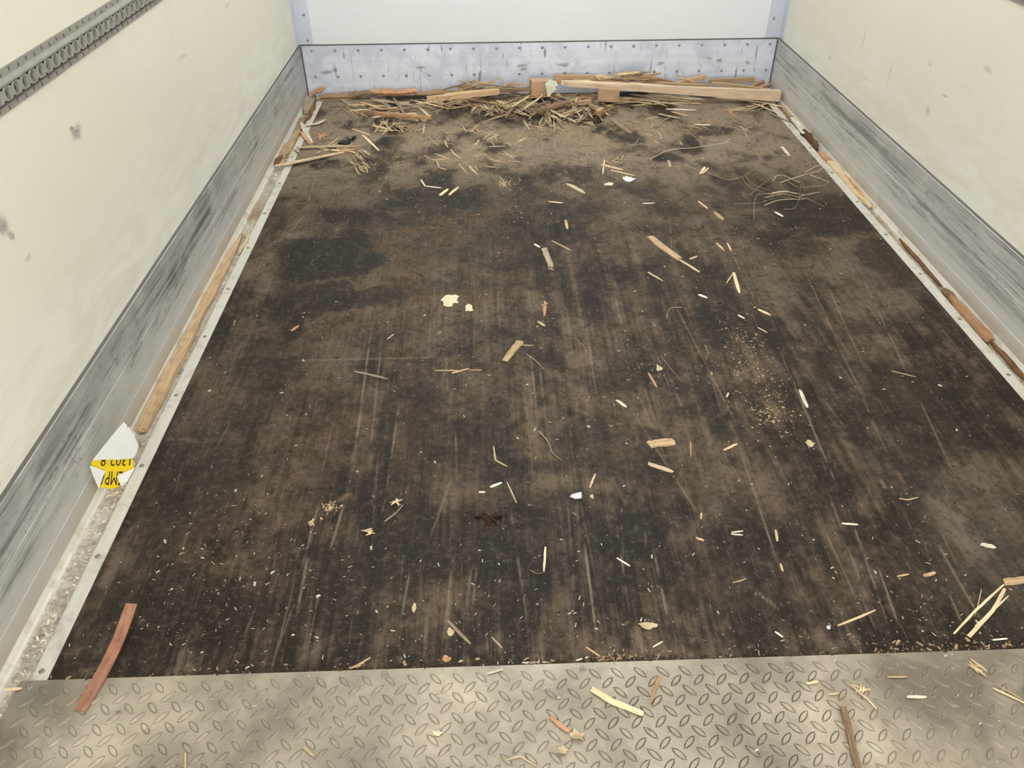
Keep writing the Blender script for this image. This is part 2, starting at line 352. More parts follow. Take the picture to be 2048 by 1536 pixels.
def wood(name, c0, c1, k=1., rough=.7):
    t = NT(name); p = t.pos(); r = t.n('ShaderNodeObjectInfo').outputs['Random']
    off = t.comb(t.mul(r, 37.), t.mul(r, 11.), t.mul(r, 5.))
    v = t.shift(t.scale(p, (14*k, 190*k, 190*k)), off, 1.)
    g = t.noise(v, 1., 5, .62, .5); b = t.noise(t.shift(p, off, 1.), 22*k, 4, .6)
    c = t.mix(t.step(g, .30, .70), c0, c1)
    c = t.mix(t.mul(t.step(b, .5, .72), .45), c, tuple(v*.55 for v in c0))
    f = t.add(t.mul(r, .5), .72)
    hs = t.n('ShaderNodeHueSaturation'); t.put(hs.inputs['Value'], f); t.put(hs.inputs['Color'], c)
    t.bsdf(hs.outputs[0], rough, 0., .25, g, .35, .0012); return t.m
M['pale'] = wood('pale_dry_wood', (.58, .42, .23), (.80, .635, .40))
M['batten'] = wood('sawn_pine', (.62, .45, .30), (.80, .63, .46), .6)
M['block'] = wood('sawn_tan_wood', (.50, .31, .175), (.66, .44, .27), .6)
M['white'] = wood('bleached_dry_wood', (.66, .58, .43), (.86, .80, .66))
M['tan'] = wood('tan_wood', (.40, .265, .145), (.62, .44, .26))
M['orange'] = wood('orange_brown_wood', (.40, .20, .095), (.64, .37, .20))
M['red'] = wood('reddish_wood', (.36, .165, .095), (.50, .26, .165))
M['brown'] = wood('brown_weathered_wood', (.19, .115, .065), (.36, .235, .14))
M['greyb'] = wood('grey_brown_wood', (.24, .18, .12), (.42, .34, .24))
M['bark'] = wood('rust_brown_bark', (.085, .040, .018), (.22, .105, .045))
M['black'] = plain('black_char', (.018, .016, .015), .8)
M['leaf'] = plain('dried_leaf', (.50, .40, .24), .7, 0, .3, 90)
M['maroon'] = plain('dark_maroon_leaf', (.055, .022, .016), .6, 0, .4, 120)
M['paper'] = plain('white_paper', (.82, .82, .79), .6, 0, .06, 60)
M['yellow'] = plain('yellow_print_paper', (.86, .62, .015), .5, 0, .10, 40)
M['ink'] = plain('black_ink', (.02, .018, .015), .6)
M['film'] = plain('pale_green_foam_sheet', (.47, .47, .36), .6, 0, .3, 70)
M['mud'] = plain('dried_mud', (.30, .20, .125), .9, 0, .3, 150)
M['flake'] = plain('cream_flake', (.66, .57, .38), .8, 0, .2, 90)
M['dust'] = wood('fine_wood_crumb', (.52, .42, .28), (.74, .64, .46))
M['grime'] = plain('dark_brown_grime', (.045, .028, .015), .9, 0, .5, 300)

# ------------------------------------------------------------------ mesh helpers
def mesh(name, vs, fs, mat, parent=None, smooth=False, loc=None):
    me = bpy.data.meshes.new(name); me.from_pydata([tuple(map(float, v)) for v in vs], [], fs); me.update()
    if mat: me.materials.append(M[mat] if isinstance(mat, str) else mat)
    if smooth: me.polygons.foreach_set('use_smooth', [True]*len(me.polygons))
    o = bpy.data.objects.new(name, me); COL.objects.link(o)
    if loc is not None: o.location = loc
    if parent: o.parent = parent
    return o

def tag(o, label=None, cat=None, group=None, kind=None):
    if label: o['label'] = label
    if cat: o['category'] = cat
    if group: o['group'] = group
    if kind: o['kind'] = kind
    return o

def box(name, a, b, mat, parent=None):
    x0, y0, z0 = a; x1, y1, z1 = b
    vs = [(x, y, z) for x in (x0, x1) for y in (y0, y1) for z in (z0, z1)]
    fs = [(0, 1, 3, 2), (4, 6, 7, 5), (0, 4, 5, 1), (2, 3, 7, 6), (0, 2, 6, 4), (1, 5, 7, 3)]
    return mesh(name, vs, fs, mat, parent)

def extrude_y(name, prof, y0, y1, mat, parent=None, flip=False):
    """closed (x, z) outline drawn out along the box"""
    n = len(prof); vs = [(x, y0, z) for x, z in prof]+[(x, y1, z) for x, z in prof]
    fs = [(i, (i+1) % n, n+(i+1) % n, n+i) for i in range(n)]+[tuple(range(n))[::-1], tuple(range(n, 2*n))]
    o = mesh(name, vs, fs, mat, parent)
    import bmesh
    bm = bmesh.new(); bm.from_mesh(o.data); bmesh.ops.recalc_face_normals(bm, faces=bm.faces); bm.to_mesh(o.data); bm.free()
    return o

def dome_mesh(name, r, h, mat, slot=False):
    vs, fs, n = [], [], 10
    for k, (rr, zz) in enumerate(((1, 0), (.95, .45), (.65, .9))):
        for i in range(n):
            a = 2*math.pi*i/n; vs.append((r*rr*math.cos(a), r*rr*math.sin(a), h*zz))
    for k in range(2):
        for i in range(n): fs.append((k*n+i, k*n+(i+1) % n, (k+1)*n+(i+1) % n, (k+1)*n+i))
    if slot:       # sunken drive
        for i in range(n): a = 2*math.pi*i/n; vs.append((r*.35*math.cos(a), r*.35*math.sin(a), h*.9))
        for i in range(n): a = 2*math.pi*i/n; vs.append((r*.28*math.cos(a), r*.28*math.sin(a), h*.3))
        for k in range(2, 4):
            for i in range(n): fs.append((k*n+i, k*n+(i+1) % n, (k+1)*n+(i+1) % n, (k+1)*n+i))
        fs.append(tuple(range(4*n, 5*n)))
    else:
        vs.append((0, 0, h)); t = len(vs)-1
        for i in range(n): fs.append((2*n+i, 2*n+(i+1) % n, t))
    me = bpy.data.meshes.new(name); me.from_pydata(vs, [], fs); me.materials.append(M[mat]); me.update()
    me.polygons.foreach_set('use_smooth', [True]*len(me.polygons))
    return me

def inst(name, me, loc, rot=(0, 0, 0), parent=None):
    o = bpy.data.objects.new(name, me); COL.objects.link(o); o.location = loc; o.rotation_euler = rot
    if parent: o.parent = parent
    return o

# ------------------------------------------------------------------ the box itself
def build_floor():
    xs = np.linspace(XL-.003, XR+.003, 900); ys = np.linspace(YN-.01, D+.012, 430)
    Xg, Yg = np.meshgrid(xs, ys); nx, ny = len(xs), len(ys); n = nx*ny
    co = np.zeros((n+4, 3)); co[:n, 0] = Xg.ravel(); co[:n, 1] = Yg.ravel()
    co[n:] = [(xs[0], ys[0], -.03), (xs[-1], ys[0], -.03), (xs[-1], ys[-1], -.03), (xs[0], ys[-1], -.03)]
    i = np.arange(n).reshape(ny, nx)
    q = np.stack([i[:-1, :-1], i[:-1, 1:], i[1:, 1:], i[1:, :-1]], -1).reshape(-1, 4)
    c = (0, nx-1, n-1, n-nx)
    q = np.vstack([q, [(n+3, n+2, n+1, n), (c[0], n, n+1, c[1]), (c[2], n+2, n+3, c[3]), (c[1], n+1, n+2, c[2]), (c[3], n+3, n, c[0])]])
    me = bpy.data.meshes.new('floor'); me.vertices.add(n+4); me.vertices.foreach_set('co', co.ravel())
    me.loops.add(q.size); me.loops.foreach_set('vertex_index', q.ravel().astype(np.int32))
    me.polygons.add(len(q)); me.polygons.foreach_set('loop_start', np.arange(0, q.size, 4, dtype=np.int32))
    me.update(calc_edges=True)
    col = np.ones((n+4, 4), np.float32)*.03; col[:n] = floor_wear_sheen(Xg, Yg).reshape(-1, 4)
    at = me.color_attributes.new('wear', 'FLOAT_COLOR', 'POINT'); at.data.foreach_set('color', col.ravel())
    me.materials.append(M['floor'])
    o = bpy.data.objects.new('floor', me); COL.objects.link(o); return o
tag(build_floor(), kind='structure')
wl = tag(box('wall_left', (-WALL-.03, Y0, -.05), (-WALL, D+.05, HC), 'wall_l'), kind='structure')
wr = tag(box('wall_right', (WALL, Y0, -.05), (WALL+.03, D+.05, HC), 'wall_r'), kind='structure')
wb = tag(box('wall_back', (-WALL, D+.010, -.05), (WALL, D+.05, HC), 'wall_b'), kind='structure')
ce = tag(box('ceiling', (-WALL-.03, Y0, HC), (WALL+.03, 1.7, HC+.03), 'wall_b'), kind='structure')
box('added_skylight_sheet', (-WALL-.03, 1.7, HC), (WALL+.03, D+.05, HC+.02), 'roof', ce)  # unseen; added translucent roof front to throw more light on the far end

def kick_profile(s):
    f = HW; g = .0012
    pr = [(WALL, .0), (f, .0)]
    for z in (.060, .150): pr += [(f, z-.0015), (f+g*.7, z-.0007), (f+g*.7, z+.0007), (f, z+.0015)]
    pr += [(f, HK-.006), (f-.002, HK-.004), (f-.002, HK), (WALL, HK)]
    return [(s*x, z) for x, z in pr]
for s, side, m in ((-1, 'left', 'kick_l'), (1, 'right', 'kick_r')):
    b = tag(extrude_y('baseboard_'+side, kick_profile(s), Y0, D, m), kind='structure')
    extrude_y('sealant', [(s*WALL, HK), (s*(HW+.0015), HK), (s*(HW+.004), HK+.002), (s*WALL, HK+.0045)], Y0, D, 'seal', b)
bb = tag(box('baseboard_back', (-HW+.004, D, .0), (HW-.004, D+.010, HK), 'kick_b'), kind='structure')
box('sealant', (-HW, D+.002, HK), (HW, D+.010, HK+.005), 'seal', bb)
for s in (-1, 1):
    box('sealant', (min(s*HW, s*(HW-.006)), D-.004, .0), (max(s*HW, s*(HW-.006)), D+.010, HK+.004), 'seal', bb)
riv = dome_mesh('rivet', .0075, .0045, 'rivet')
for i in range(21):
    x = -1.1731+i*(1.1909+1.1731)/20
    inst('rivet', riv, (x, D, .2325), (math.pi/2, 0, 0), bb)
    x = -1.1763+i*(1.1949+1.1763)/20
    if i != 8: inst('rivet', riv, (x, D, .1030), (math.pi/2, 0, 0), bb)

# corner posts: an angle riveted to back wall and side wall
for s, n in ((-1, 1), (1, 2)):
    pr = [(WALL, D+.010), (WALL, D-.052), (WALL-.003, D-.052), (WALL-.004, D+.004), (1.163, D+.004), (1.163, D+.010)]
    vs = [(s*x, y, HK+.007) for x, y in pr]+[(s*x, y, HC) for x, y in pr]; k = len(pr)
    fs = [(i, (i+1) % k, k+(i+1) % k, k+i) for i in range(k)]+[tuple(range(k)), tuple(range(k, 2*k))]
    o = tag(mesh('trim_%d' % n, vs, fs, 'post'), kind='structure')
    for z in ((.283, .403, .523, .643, .763, .883) if s < 0 else (.355, .475, .595, .715, .835)):
        inst('rivet', riv, (s*1.187, D+.004, z), (math.pi/2, 0, 0), o)

# floor edge strips: flat screwed strip, sunken channel and foot of the kick plate
scr = dome_mesh('screw_head', .006, .003, 'screw', True)
for s, xe, n in ((-1, -XL, 3), (1, XR, 4)):
    pr = [(xe, -.03), (xe, .0005), (xe+.001, .002), (xe+.031, .002), (xe+.034, -.007), (HW-.016, -.007), (HW-.006, .001), (HW, .014), (WALL, .014), (WALL, -.03)]
    o = tag(extrude_y('trim_%d' % n, [(s*x, z) for x, z in pr], Y0, D, 'strip'), kind='structure')
    for k in range(13):
        inst('screw_head', scr, (s*(xe+.017), .8725+.2825*k-.003*(k % 2), .002), (0, 0, random.random()*3), o)

# ------------------------------------------------------------------ lashing rail on each side wall
def lashing_rail(s, y0, y1, label, slots=True):
    root = bpy.data.objects.new('lashing_rail', None); COL.objects.link(root); root.location = (s*WALL, (y0+y1)/2, .827)
    tag(root, label, 'rail', 'lashing rails on the side walls')
    L = (y1-y0)/2
    def X(o, pr, m):
        return extrude_y(o, [(-s*x, z) for x, z in pr], -L, L, m, root)
    X('lower_flange', [(0, 0), (.0035, 0), (.0035, .014), (0, .014)], 'rail')
    X('upper_flange', [(0, .058), (.0035, .058), (.0035, .073), (0, .073)], 'rail')
    X('ridge', [(0, .0455), (.009, .0455), (.0105, .047), (.0105, .051), (.006, .0535), (.0035, .058), (0, .058)], 'rail')
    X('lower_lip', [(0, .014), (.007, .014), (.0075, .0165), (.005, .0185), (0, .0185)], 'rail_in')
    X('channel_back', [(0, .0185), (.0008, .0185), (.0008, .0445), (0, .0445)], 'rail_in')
    # web with upright oval holes
    pitch = .0371; vs, fs, n = [], [], 16; zc = .0315; hz = .013; xo = .0085
    cnt = int(2*L/pitch)
    for k in range(cnt):
        yc = -L+pitch*(k+.5); b = len(vs)
        for (rx, rz, xx, sq) in ((pitch/2, hz, xo, True), (.0112, .0124, xo+.001, False), (.0104, .0117, xo, False), (.0090, .0108, .0012, False)):
            for i in range(n):
                a = 2*math.pi*(i+.5)/n; c, sn = math.cos(a), math.sin(a)
                if sq: m_ = max(abs(c), abs(sn)); c, sn = c/m_, sn/m_
                vs.append((-s*xx, yc+rx*c, zc+rz*sn))
        for q in range(3):
            for i in range(n): fs.append((b+q*n+i, b+q*n+(i+1) % n, b+(q+1)*n+(i+1) % n, b+(q+1)*n+i))
    mesh('slotted_web', vs, fs, 'rail', root)
    # small slots of both flanges: raised dark caps, the holes' shade put into the colour
    sm = bpy.data.meshes.new('dark_slot'); w, h = .0024, .0042
    sm.from_pydata([(0, -w, -h), (0, w, -h), (0, w, h), (0, -w, h), (-s*.0016, -w*.6, -h*.7), (-s*.0016, w*.6, -h*.7), (-s*.0016, w*.6, h*.7), (-s*.0016, -w*.6, h*.7)], [],
                   [(4, 5, 6, 7), (0, 1, 5, 4), (1, 2, 6, 5), (2, 3, 7, 6), (3, 0, 4, 7)]); sm.materials.append(M['seal']); sm.update()
    for k in range(int(2*L/.0371)):
        for zz, d in ((.0072, 0), (.0655, .012)):
            y = -L+.0371*k+.012+d
            if slots: inst('dark_slot', sm, (-s*.0035, y, zz+(.0015 if k % 2 else -.0015)), (0, 0, 0), root)
    return root
lashing_rail(-1, 1.15, D-.055, 'grey slotted steel lashing rail running along the left wall')
lashing_rail(1, 1.9, D-.055, 'grey slotted steel lashing rail at the upper edge of the right wall', slots=False)

# ------------------------------------------------------------------ tread plate
PX0, PX1, PY0, PT = -1.190, 1.190, .05, .003
pl = tag(bpy.data.objects.new('tread_plate', None), 'worn grey steel diamond tread plate across the front edge of the floor', 'floor plate'); COL.objects.link(pl)
pl.location = (0, (PY0+YN)/2, 0); yc = pl.location.y
box('sheet', (PX0, PY0-yc, -.012), (PX1, YN-yc, PT), 'tread', pl)
def lug_mesh(sgn):
    a = math.radians(45)*sgn; L, W, H = .0152, .0046, .0026; vs, fs, n = [], [], 6; 
    ring = []
    for k in range(n+1):
        u = -1+2*k/n; ring.append((L*u, W*(1-u*u)))
    out = [(x, w) for x, w in ring]+[(x, -w) for x, w in ring[-2:0:-1]]
    c, s = math.cos(a), math.sin(a); m = len(out)
    for f, h in ((1, 0), (.80, .85), (.55, 1.)):
        for x, y in out:
            x2, y2 = x*(.97*f+.03), y*f; vs.append((c*x2-s*y2, s*x2+c*y2, H*h))
    for q in range(2):
        for i in range(m): fs.append((q*m+i, q*m+(i+1) % m, (q+1)*m+(i+1) % m, (q+1)*m+i))
    fs.append(tuple(range(2*m, 3*m)))
    b = len(vs); nf = len(fs)          # darker blotchy ring round the foot of the lug
    for x, y in out:
        x2, y2 = x*1.08, y+math.copysign(.0013, y) if abs(y) > 1e-6 else 0.; vs.append((c*x2-s*y2, s*x2+c*y2, .00025))
    for x, y in out: vs.append((c*x-s*y, s*x+c*y, .0007))
    for i in range(m): fs.append((b+i, b+(i+1) % m, b+m+(i+1) % m, b+m+i))
    return vs, fs
LUG = {}
for g in (1, -1):
    v, f = lug_mesh(g); me = bpy.data.meshes.new('tread_lug'); me.from_pydata(v, [], f); me.materials.append(M['tread']); me.materials.append(M['lugring']); me.update(); [setattr(p_, 'material_index', 1) for p_ in me.polygons[-12:]]; LUG[g] = (me, v, f)
spots = []
for i in range(-31, 27):
    for j in range(-1, 19):
        for g, ox, oy in ((-1, .0723, .829), (1, .0513, .8098)):
            x, y = ox+.0432*i, oy-.0397*j
            if PX0+.012 < x < PX1-.012 and PY0+.012 < y < YN-.008: spots.append((x, y, g))
def pix(p):
    v = Vector(p)-Vector(CAM); d = v.dot(fw); return 1024+F*v.dot(rt)/d, 768-F*v.dot(up)/d, d
vis = [q for q in spots if -5 < pix((q[0], q[1], PT))[0] < 2053 and pix((q[0], q[1], PT))[1] < 1541]
vis.sort(key=lambda q: pix((q[0], q[1], PT))[2])
near = set(vis[:300])
for x, y, g in vis[:300]: inst('tread_lug', LUG[g][0], (x, y-yc, PT-.0001), (0, 0, 0), pl)
vs, fs = [], []
for q in spots:
    if q in near: continue
    x, y, g = q; b = len(vs)
    vs += [(x+a, y-yc+c_, PT-.0001+h) for a, c_, h in LUG[g][1]]; fs += [tuple(b+i for i in f) for f in LUG[g][2]]
lf = tag(mesh('tread_lug_field', vs, fs, 'tread', pl), kind='stuff'); lf.data.materials.append(M['lugring'])
nl = len(LUG[1][2]); lf.data.polygons.foreach_set('material_index', [1 if k % nl >= nl-12 else 0 for k in range(len(lf.data.polygons))])
scr2 = dome_mesh('screw_head', .0068, .0022, 'screw', True)
for px, py in ((60, 1374), (770, 1351), (1166, 1341), (1574, 1332)):
    q = fl(px, py); inst('screw_head', scr2, (q[0], q[1]-yc, PT), (0, 0, random.random()*3), pl)
#DEBRIS
# ------------------------------------------------------------------ loose wood and litter
def perp_width(p, q, w, z):
    """real width of a thing seen w pixels wide across the line p-q on the floor"""
    mx, my = (p[0]+q[0])/2, (p[1]+q[1])/2; dx, dy = q[0]-p[0], q[1]-p[1]; L = math.hypot(dx, dy) or 1
    nx, ny = -dy/L, dx/L
    a, b = fl(mx+nx*w/2, my+ny*w/2, z), fl(mx-nx*w/2, my-ny*w/2, z)
    d = (fl(mx, my, z)-CAM)@np.array(fw)
    return .85*min(np.linalg.norm(a-b), 1.3*w*d/F)

def strip(name, P, w, t, mat, taper=(.5, .4), jag=.12, roll=0., seed=None, parent=None, cup=0., seg=6, lin=False):
    """a split piece of wood: follows the 3-D points P, width w, thickness t, ragged edges, thinner ends"""
    r = random.Random(seed if seed is not None else random.random())
    P = [np.array(p, float) for p in P]
    if len(P) == 2: P = [P[0]+(P[1]-P[0])*k/seg for k in range(seg+1)]
    elif len(P) < 6:
        ls = [0]
        for a, b in zip(P, P[1:]): ls.append(ls[-1]+np.linalg.norm(b-a))
        tt = np.linspace(0, ls[-1], 8); A = np.array(P); P = [np.array([np.interp(u, ls, A[:, k]) for k in range(3)]) for u in tt]
    n = len(P); o0 = sum(P)/n; ch = P[-1]-P[0]; ang = math.atan2(ch[1], ch[0])
    vs, fs = [], []
    for k in range(n):
        d = P[min(k+1, n-1)]-P[max(k-1, 0)]; d = d/(np.linalg.norm(d) or 1)
        sd = np.cross((0, 0, 1), d); sd = sd/(np.linalg.norm(sd) or 1); u = np.cross(d, sd)
        c, s = math.cos(roll), math.sin(roll); sd, u = c*sd+s*u, c*u-s*sd
        f = k/(n-1); e = 1.
        if f < .3: e = taper[0]+(1-taper[0])*(f/.3)**.7
        if f > .7: e = min(e, taper[1]+(1-taper[1])*((1-f)/.3)**.7)
        if lin: e = taper[0]+(taper[1]-taper[0])*f
        wl_, wr_ = w/2*e*(1+jag*r.uniform(-1, 1)), w/2*e*(1+jag*r.uniform(-1, 1))
        tt = t/2*(e if lin else .55+.45*e)
        lz = jag*.5*t*r.uniform(-1, 1)
        for a, b in ((-wl_, -tt), (wr_, -tt), (wr_, tt+lz), (0, tt*(1+cup)+lz*.5), (-wl_, tt+lz*.3)):
            vs.append(P[k]+sd*a+u*b)
    # ragged end points
    for k, sg in ((0, -1), (n-1, 1)):
        d = P[1]-P[0] if k == 0 else P[-1]-P[-2]; d = d/(np.linalg.norm(d) or 1)
        for q in range(5): vs[k*5+q] = vs[k*5+q]+d*sg*r.uniform(-.25, .35)*w*jag*4
    m = 5
    for k in range(n-1):
        for i in range(m): fs.append((k*m+i, k*m+(i+1) % m, (k+1)*m+(i+1) % m, (k+1)*m+i))
    fs += [tuple(range(m))[::-1], tuple(range((n-1)*m, n*m))]
    R = np.array([[math.cos(ang), math.sin(ang), 0], [-math.sin(ang), math.cos(ang), 0], [0, 0, 1]])
    vs = [R@(v-o0) for v in vs]
    o = mesh(name, vs, fs, mat, parent, loc=tuple(o0)); o.rotation_euler = (0, 0, ang)
    return o

def tube(name, P, r, mat, parent=None, n=5, taper=.5):
    P = [np.array(p, float) for p in P]; o0 = sum(P)/len(P); vs, fs = [], []; m = len(P)
    for k in range(m):
        d = P[min(k+1, m-1)]-P[max(k-1, 0)]; d = d/(np.linalg.norm(d) or 1)
        sd = np.cross((0, 0, 1), d); sd = sd/(np.linalg.norm(sd) or 1); u = np.cross(d, sd); rr = r*(1-(1-taper)*k/(m-1))
        for i in range(n): a = 2*math.pi*i/n; vs.append(P[k]+sd*rr*math.cos(a)+u*rr*math.sin(a)-o0)
    for k in range(m-1):
        for i in range(n): fs.append((k*n+i, k*n+(i+1) % n, (k+1)*n+(i+1) % n, (k+1)*n+i))
    fs += [tuple(range(n))[::-1], tuple(range((m-1)*n, m*n))]
    return mesh(name, vs, fs, mat, parent, True, tuple(o0))

def smooth(pts, n=14):
    """Catmull-Rom curve through a few pixel points"""
    A = [np.array(p, float) for p in pts]; A = [2*A[0]-A[1]]+A+[2*A[-1]-A[-2]]; out = []
    per = max(2, n//(len(A)-3))
    for i in range(1, len(A)-2):
        p0, p1, p2, p3 = A[i-1:i+3]
        for k in range(per):
            t = k/per; out.append(.5*(2*p1+(p2-p0)*t+(2*p0-5*p1+4*p2-p3)*t*t+(3*p1-p0-3*p2+p3)*t**3))
    out.append(A[-2]); return out

def ground(x, y):
    if y < YN and PX0 < x < PX1: return PT+.0022
    if XL < x < XR: return 0.
    if (XL-.032 < x) and (x < XR+.032): return .002
    return -.007

def bit(pts, w, mat, label=None, cat='splinter', group=None, t=None, z=0., name='wood_splinter', **kw):
    """piece of wood lying at pixel points pts, w pixels wide"""
    c = fl(*pts[len(pts)//2][:2]); g = ground(c[0], c[1])
    ww = perp_width(pts[0], pts[-1], w, g); tt = t or max(.0012, min(.3*ww, .005))
    P = [fl(p[0], p[1], g+z+tt*.55+(p[2] if len(p) > 2 else 0)) for p in pts]
    o = strip(name, P, ww, tt, mat, **kw)
    return tag(o, label, cat, group)

def chip(px, py, wpx, hpx, mat, label, cat, name, group=None, t=.0012, lift=.004, seed=0, n=14, rag=.3, rot=0.):
    """ragged flat flake, slightly curled"""
    r = random.Random(seed+px*7+py); c = fl(px, py); g = ground(c[0], c[1])
    ex = np.linalg.norm(fl(px+wpx/2, py)-fl(px-wpx/2, py))/2; ey = np.linalg.norm(fl(px, py+hpx/2)-fl(px, py-hpx/2))/2
    vs, fs = [], []
    for zt in (0, 1):
        vs.append((0, 0, t*zt))
        for i in range(n):
            a = 2*math.pi*i/n; rr = 1+rag*(r if zt == 0 else random.Random(seed+px*7+py+i*0)).uniform(-1, 1) if zt == 0 else 0
            if zt == 0: vs.append((ex*rr*math.cos(a), ey*rr*math.sin(a), 0))
            else: v = vs[1+i]; vs.append((v[0]*.98, v[1]*.98, t))
    q = r.uniform(0, 6.28)
    for i, v in enumerate(vs):
        u = (v[0]/ex*math.cos(q)+v[1]/ey*math.sin(q)); vs[i] = (v[0], v[1], v[2]+lift*max(0, abs(u)-.25)**2)
    k = n+1
    for i in range(n):
        j = (i+1) % n; fs += [(k, k+1+i, k+1+j), (0, 1+j, 1+i), (1+i, 1+j, k+1+j, k+1+i)]
    o = mesh(name, vs, fs, mat, loc=(c[0], c[1], g+.0004)); o.rotation_euler = (0, 0, rot)
    return tag(o, label, cat, group)

# ---- long boards and blocks against the back wall
def board(name, a, b, w, h, mat, label, cat='board', roll=0., jag=.05, taper=(.9, .9), z0=0., z1=0., seed=1, group=None, seg=10):
    """solid board between two floor pixels, w deep, h high, resting z0 / z1 above the floor"""
    pa, pb = fl(*a), fl(*b); pa[2] = z0+h/2; pb[2] = z1+h/2
    return tag(strip(name, [pa, pb], w, h, mat, taper, jag, roll, seed, seg=seg), label, cat, group)

def atz(px, py, y):          # point seen at a pixel at a known distance into the box
    return wy(px, py, y)

def between(name, a, ya, b, yb, w, t, mat, label, cat='board', roll=0., jag=.06, taper=(.9, .8), seed=1, group=None, seg=8, lin=False):
    return tag(strip(name, [atz(*a, ya), atz(*b, yb)], w, t, mat, taper, jag, roll, seed, seg=seg, lin=lin), label, cat, group)

between('timber_batten', (1130, 168), 4.10, (1559, 191), 4.02, .034, .050, 'batten', 'long pale squared batten lying along the back wall with its end at the right wall', 'batten', taper=(.40, 1.0), jag=.03, seed=3, seg=14, lin=True)
between('timber_batten', (1122, 165), 4.135, (1345, 176), 4.085,   .03, .026, 'batten', 'pale half-length batten lying behind and left of the long batten', 'batten', taper=(.4, .5), seed=4)
between('timber_batten', (1148, 162), 4.165, (1420, 173), 4.13, .03, .022, 'tan', 'tan batten wedged behind the long pale batten', 'batten', taper=(.6, .6), seed=5)
between('wood_block', (1196, 188), 4.045, (1238, 190), 4.04, .045, .062, 'block', 'tan wooden block propping up the long pale batten', 'block', taper=(.98, .9), jag=.04, seed=6, seg=4)
between('wood_block', (1061, 174), 4.14, (1100, 174), 4.15, .06, .075, 'block', 'orange-brown wooden block beside the crumpled pale green foam sheet', 'block', taper=(.98, .98), jag=.03, seed=7, seg=4)
between('wood_board', (1108, 158), 4.195, (1193, 159), 4.2, .018, .045, 'block', 'upright orange-brown board end against the back kick plate', 'board', taper=(.97, .7), jag=.05, seed=8)
between('wood_board', (1258, 150), 4.215, (1350, 168), 4.2, .014, .028, 'orange', 'sloping orange-brown slat leaning on the back kick plate', 'board', taper=(.5, .3), jag=.15, seed=9)
between('wood_board', (1418, 162), 4.19, (1509, 159), 4.2, .02, .022, 'tan', 'short tan board lying level behind the right end of the long batten', 'board', taper=(.7, .97), jag=.06, seed=10)
between('wood_board', (1352, 168), 4.18, (1411, 154), 4.205, .02, .024, 'tan', 'tan slat tilted up to the right behind the long batten', 'board', taper=(.4, .95), jag=.1, seed=11)
between('wood_splinter', (1354, 152), 4.2, (1388, 165), 4.16, .008, .006, 'tan', 'thin splinter crossing over the tilted tan slat', 'splinter', seed=12)
between('wood_stick', (1425, 166), 4.15, (1541, 181), 4.09, .018, .016, 'tan', 'tan stick lying on top behind the right part of the long batten', 'stick', taper=(.6, .4), seed=13)
between('wood_board', (1502, 174), 4.17, (1527, 163), 4.2, .02, .014, 'orange', 'left one of two short orange chips in the right back corner', 'chip', taper=(.8, .9), seed=14)
between('wood_board', (1520, 176), 4.15, (1540, 169), 4.2, .018, .010, 'orange', 'right one of two short orange chips in the right back corner', 'chip', taper=(.8, .9), seed=15)
between('wood_splinter', (1553, 181), 4.05, (1566, 172), 4.08, .004, .003, 'pale', 'thin straw standing up from the batten end at the right kick plate', 'splinter', seed=16)
between('wood_board', (855, 198), 3.99, (998, 182), 4.10, .038, .024, 'tan', 'long tan split board end lying in the middle of the far heap', 'board', taper=(.5, .9), jag=.10, seed=17, seg=10)
between('wood_board', (752, 227), 3.86, (862, 236), 3.81, .034, .012, 'orange', 'flat orange-brown plank splinter left of the far heap', 'board', taper=(.75, .35), jag=.18, seed=18, seg=10)
between('wood_board', (1000, 182), 4.1, (1062, 178), 4.12, .03, .014, 'brown', 'brown weathered slat left of the orange block', 'board', taper=(.8, .9), jag=.1, seed=19)
between('wood_board', (1150, 206), 3.975, (1182, 203), 3.985, .022, .018, 'tan', 'small tan stub lying in front of the propping block', 'block', taper=(.9, .9), seed=20, seg=4)
between('wood_board', (1072, 222), 3.88, (1140, 203), 3.97, .03, .014, 'brown', 'dark brown slat half buried in the splinter heap', 'board', taper=(.6, .7), jag=.15, seed=21)
between('wood_board', (1180, 210), 3.95, (1207, 226), 3.86, .026, .014, 'brown', 'dark brown board pointing out of the heap toward the small plank', 'board', taper=(.8, .95), jag=.1, seed=22)
between('wood_block', (1195, 227), 3.85, (1205, 220), 3.88, .022, .028, 'tan', 'small square tan offcut at the right foot of the splinter heap', 'block', taper=(.98, .98), seed=23, seg=3)
# bark and bent slats along the foot of the back kick plate
for k, (x0, y0, x1, y1, m, lab) in enumerate(((640, 195, 728, 189, 'brown', 'thin brown slat along the foot of the back kick plate in the left corner'), (636, 198, 700, 197, 'tan', 'pale pinkish lath in the left back corner'), (700, 189, 770, 184, 'brown', 'curved brown bark strip left of the ragged bark'),
                                              (744, 184, 800, 186, 'orange', 'ragged orange bark piece against the back kick plate, left of two'), (790, 186, 832, 182, 'orange', 'ragged orange bark piece against the back kick plate, right of two'), (830, 188, 905, 184, 'brown', 'brown bark slab lying right of the ragged orange bark'), (900, 186, 985, 178, 'brown', 'dark brown lath behind the long tan board end'))):
    between('bark_piece', (x0, y0), 4.19+.004*k, (x1, y1), 4.2, .03, .012+.006*(k in (3, 4)), m, lab, 'bark', roll=.5, jag=.35, taper=(.6, .6), seed=40+k)
between('bark_piece', (624, 188), 4.2, (648, 176), 4.21, .024, .008, 'orange', 'reddish bark shard standing in the left back corner', 'bark', roll=.8, jag=.3, taper=(.9, .2), seed=50)

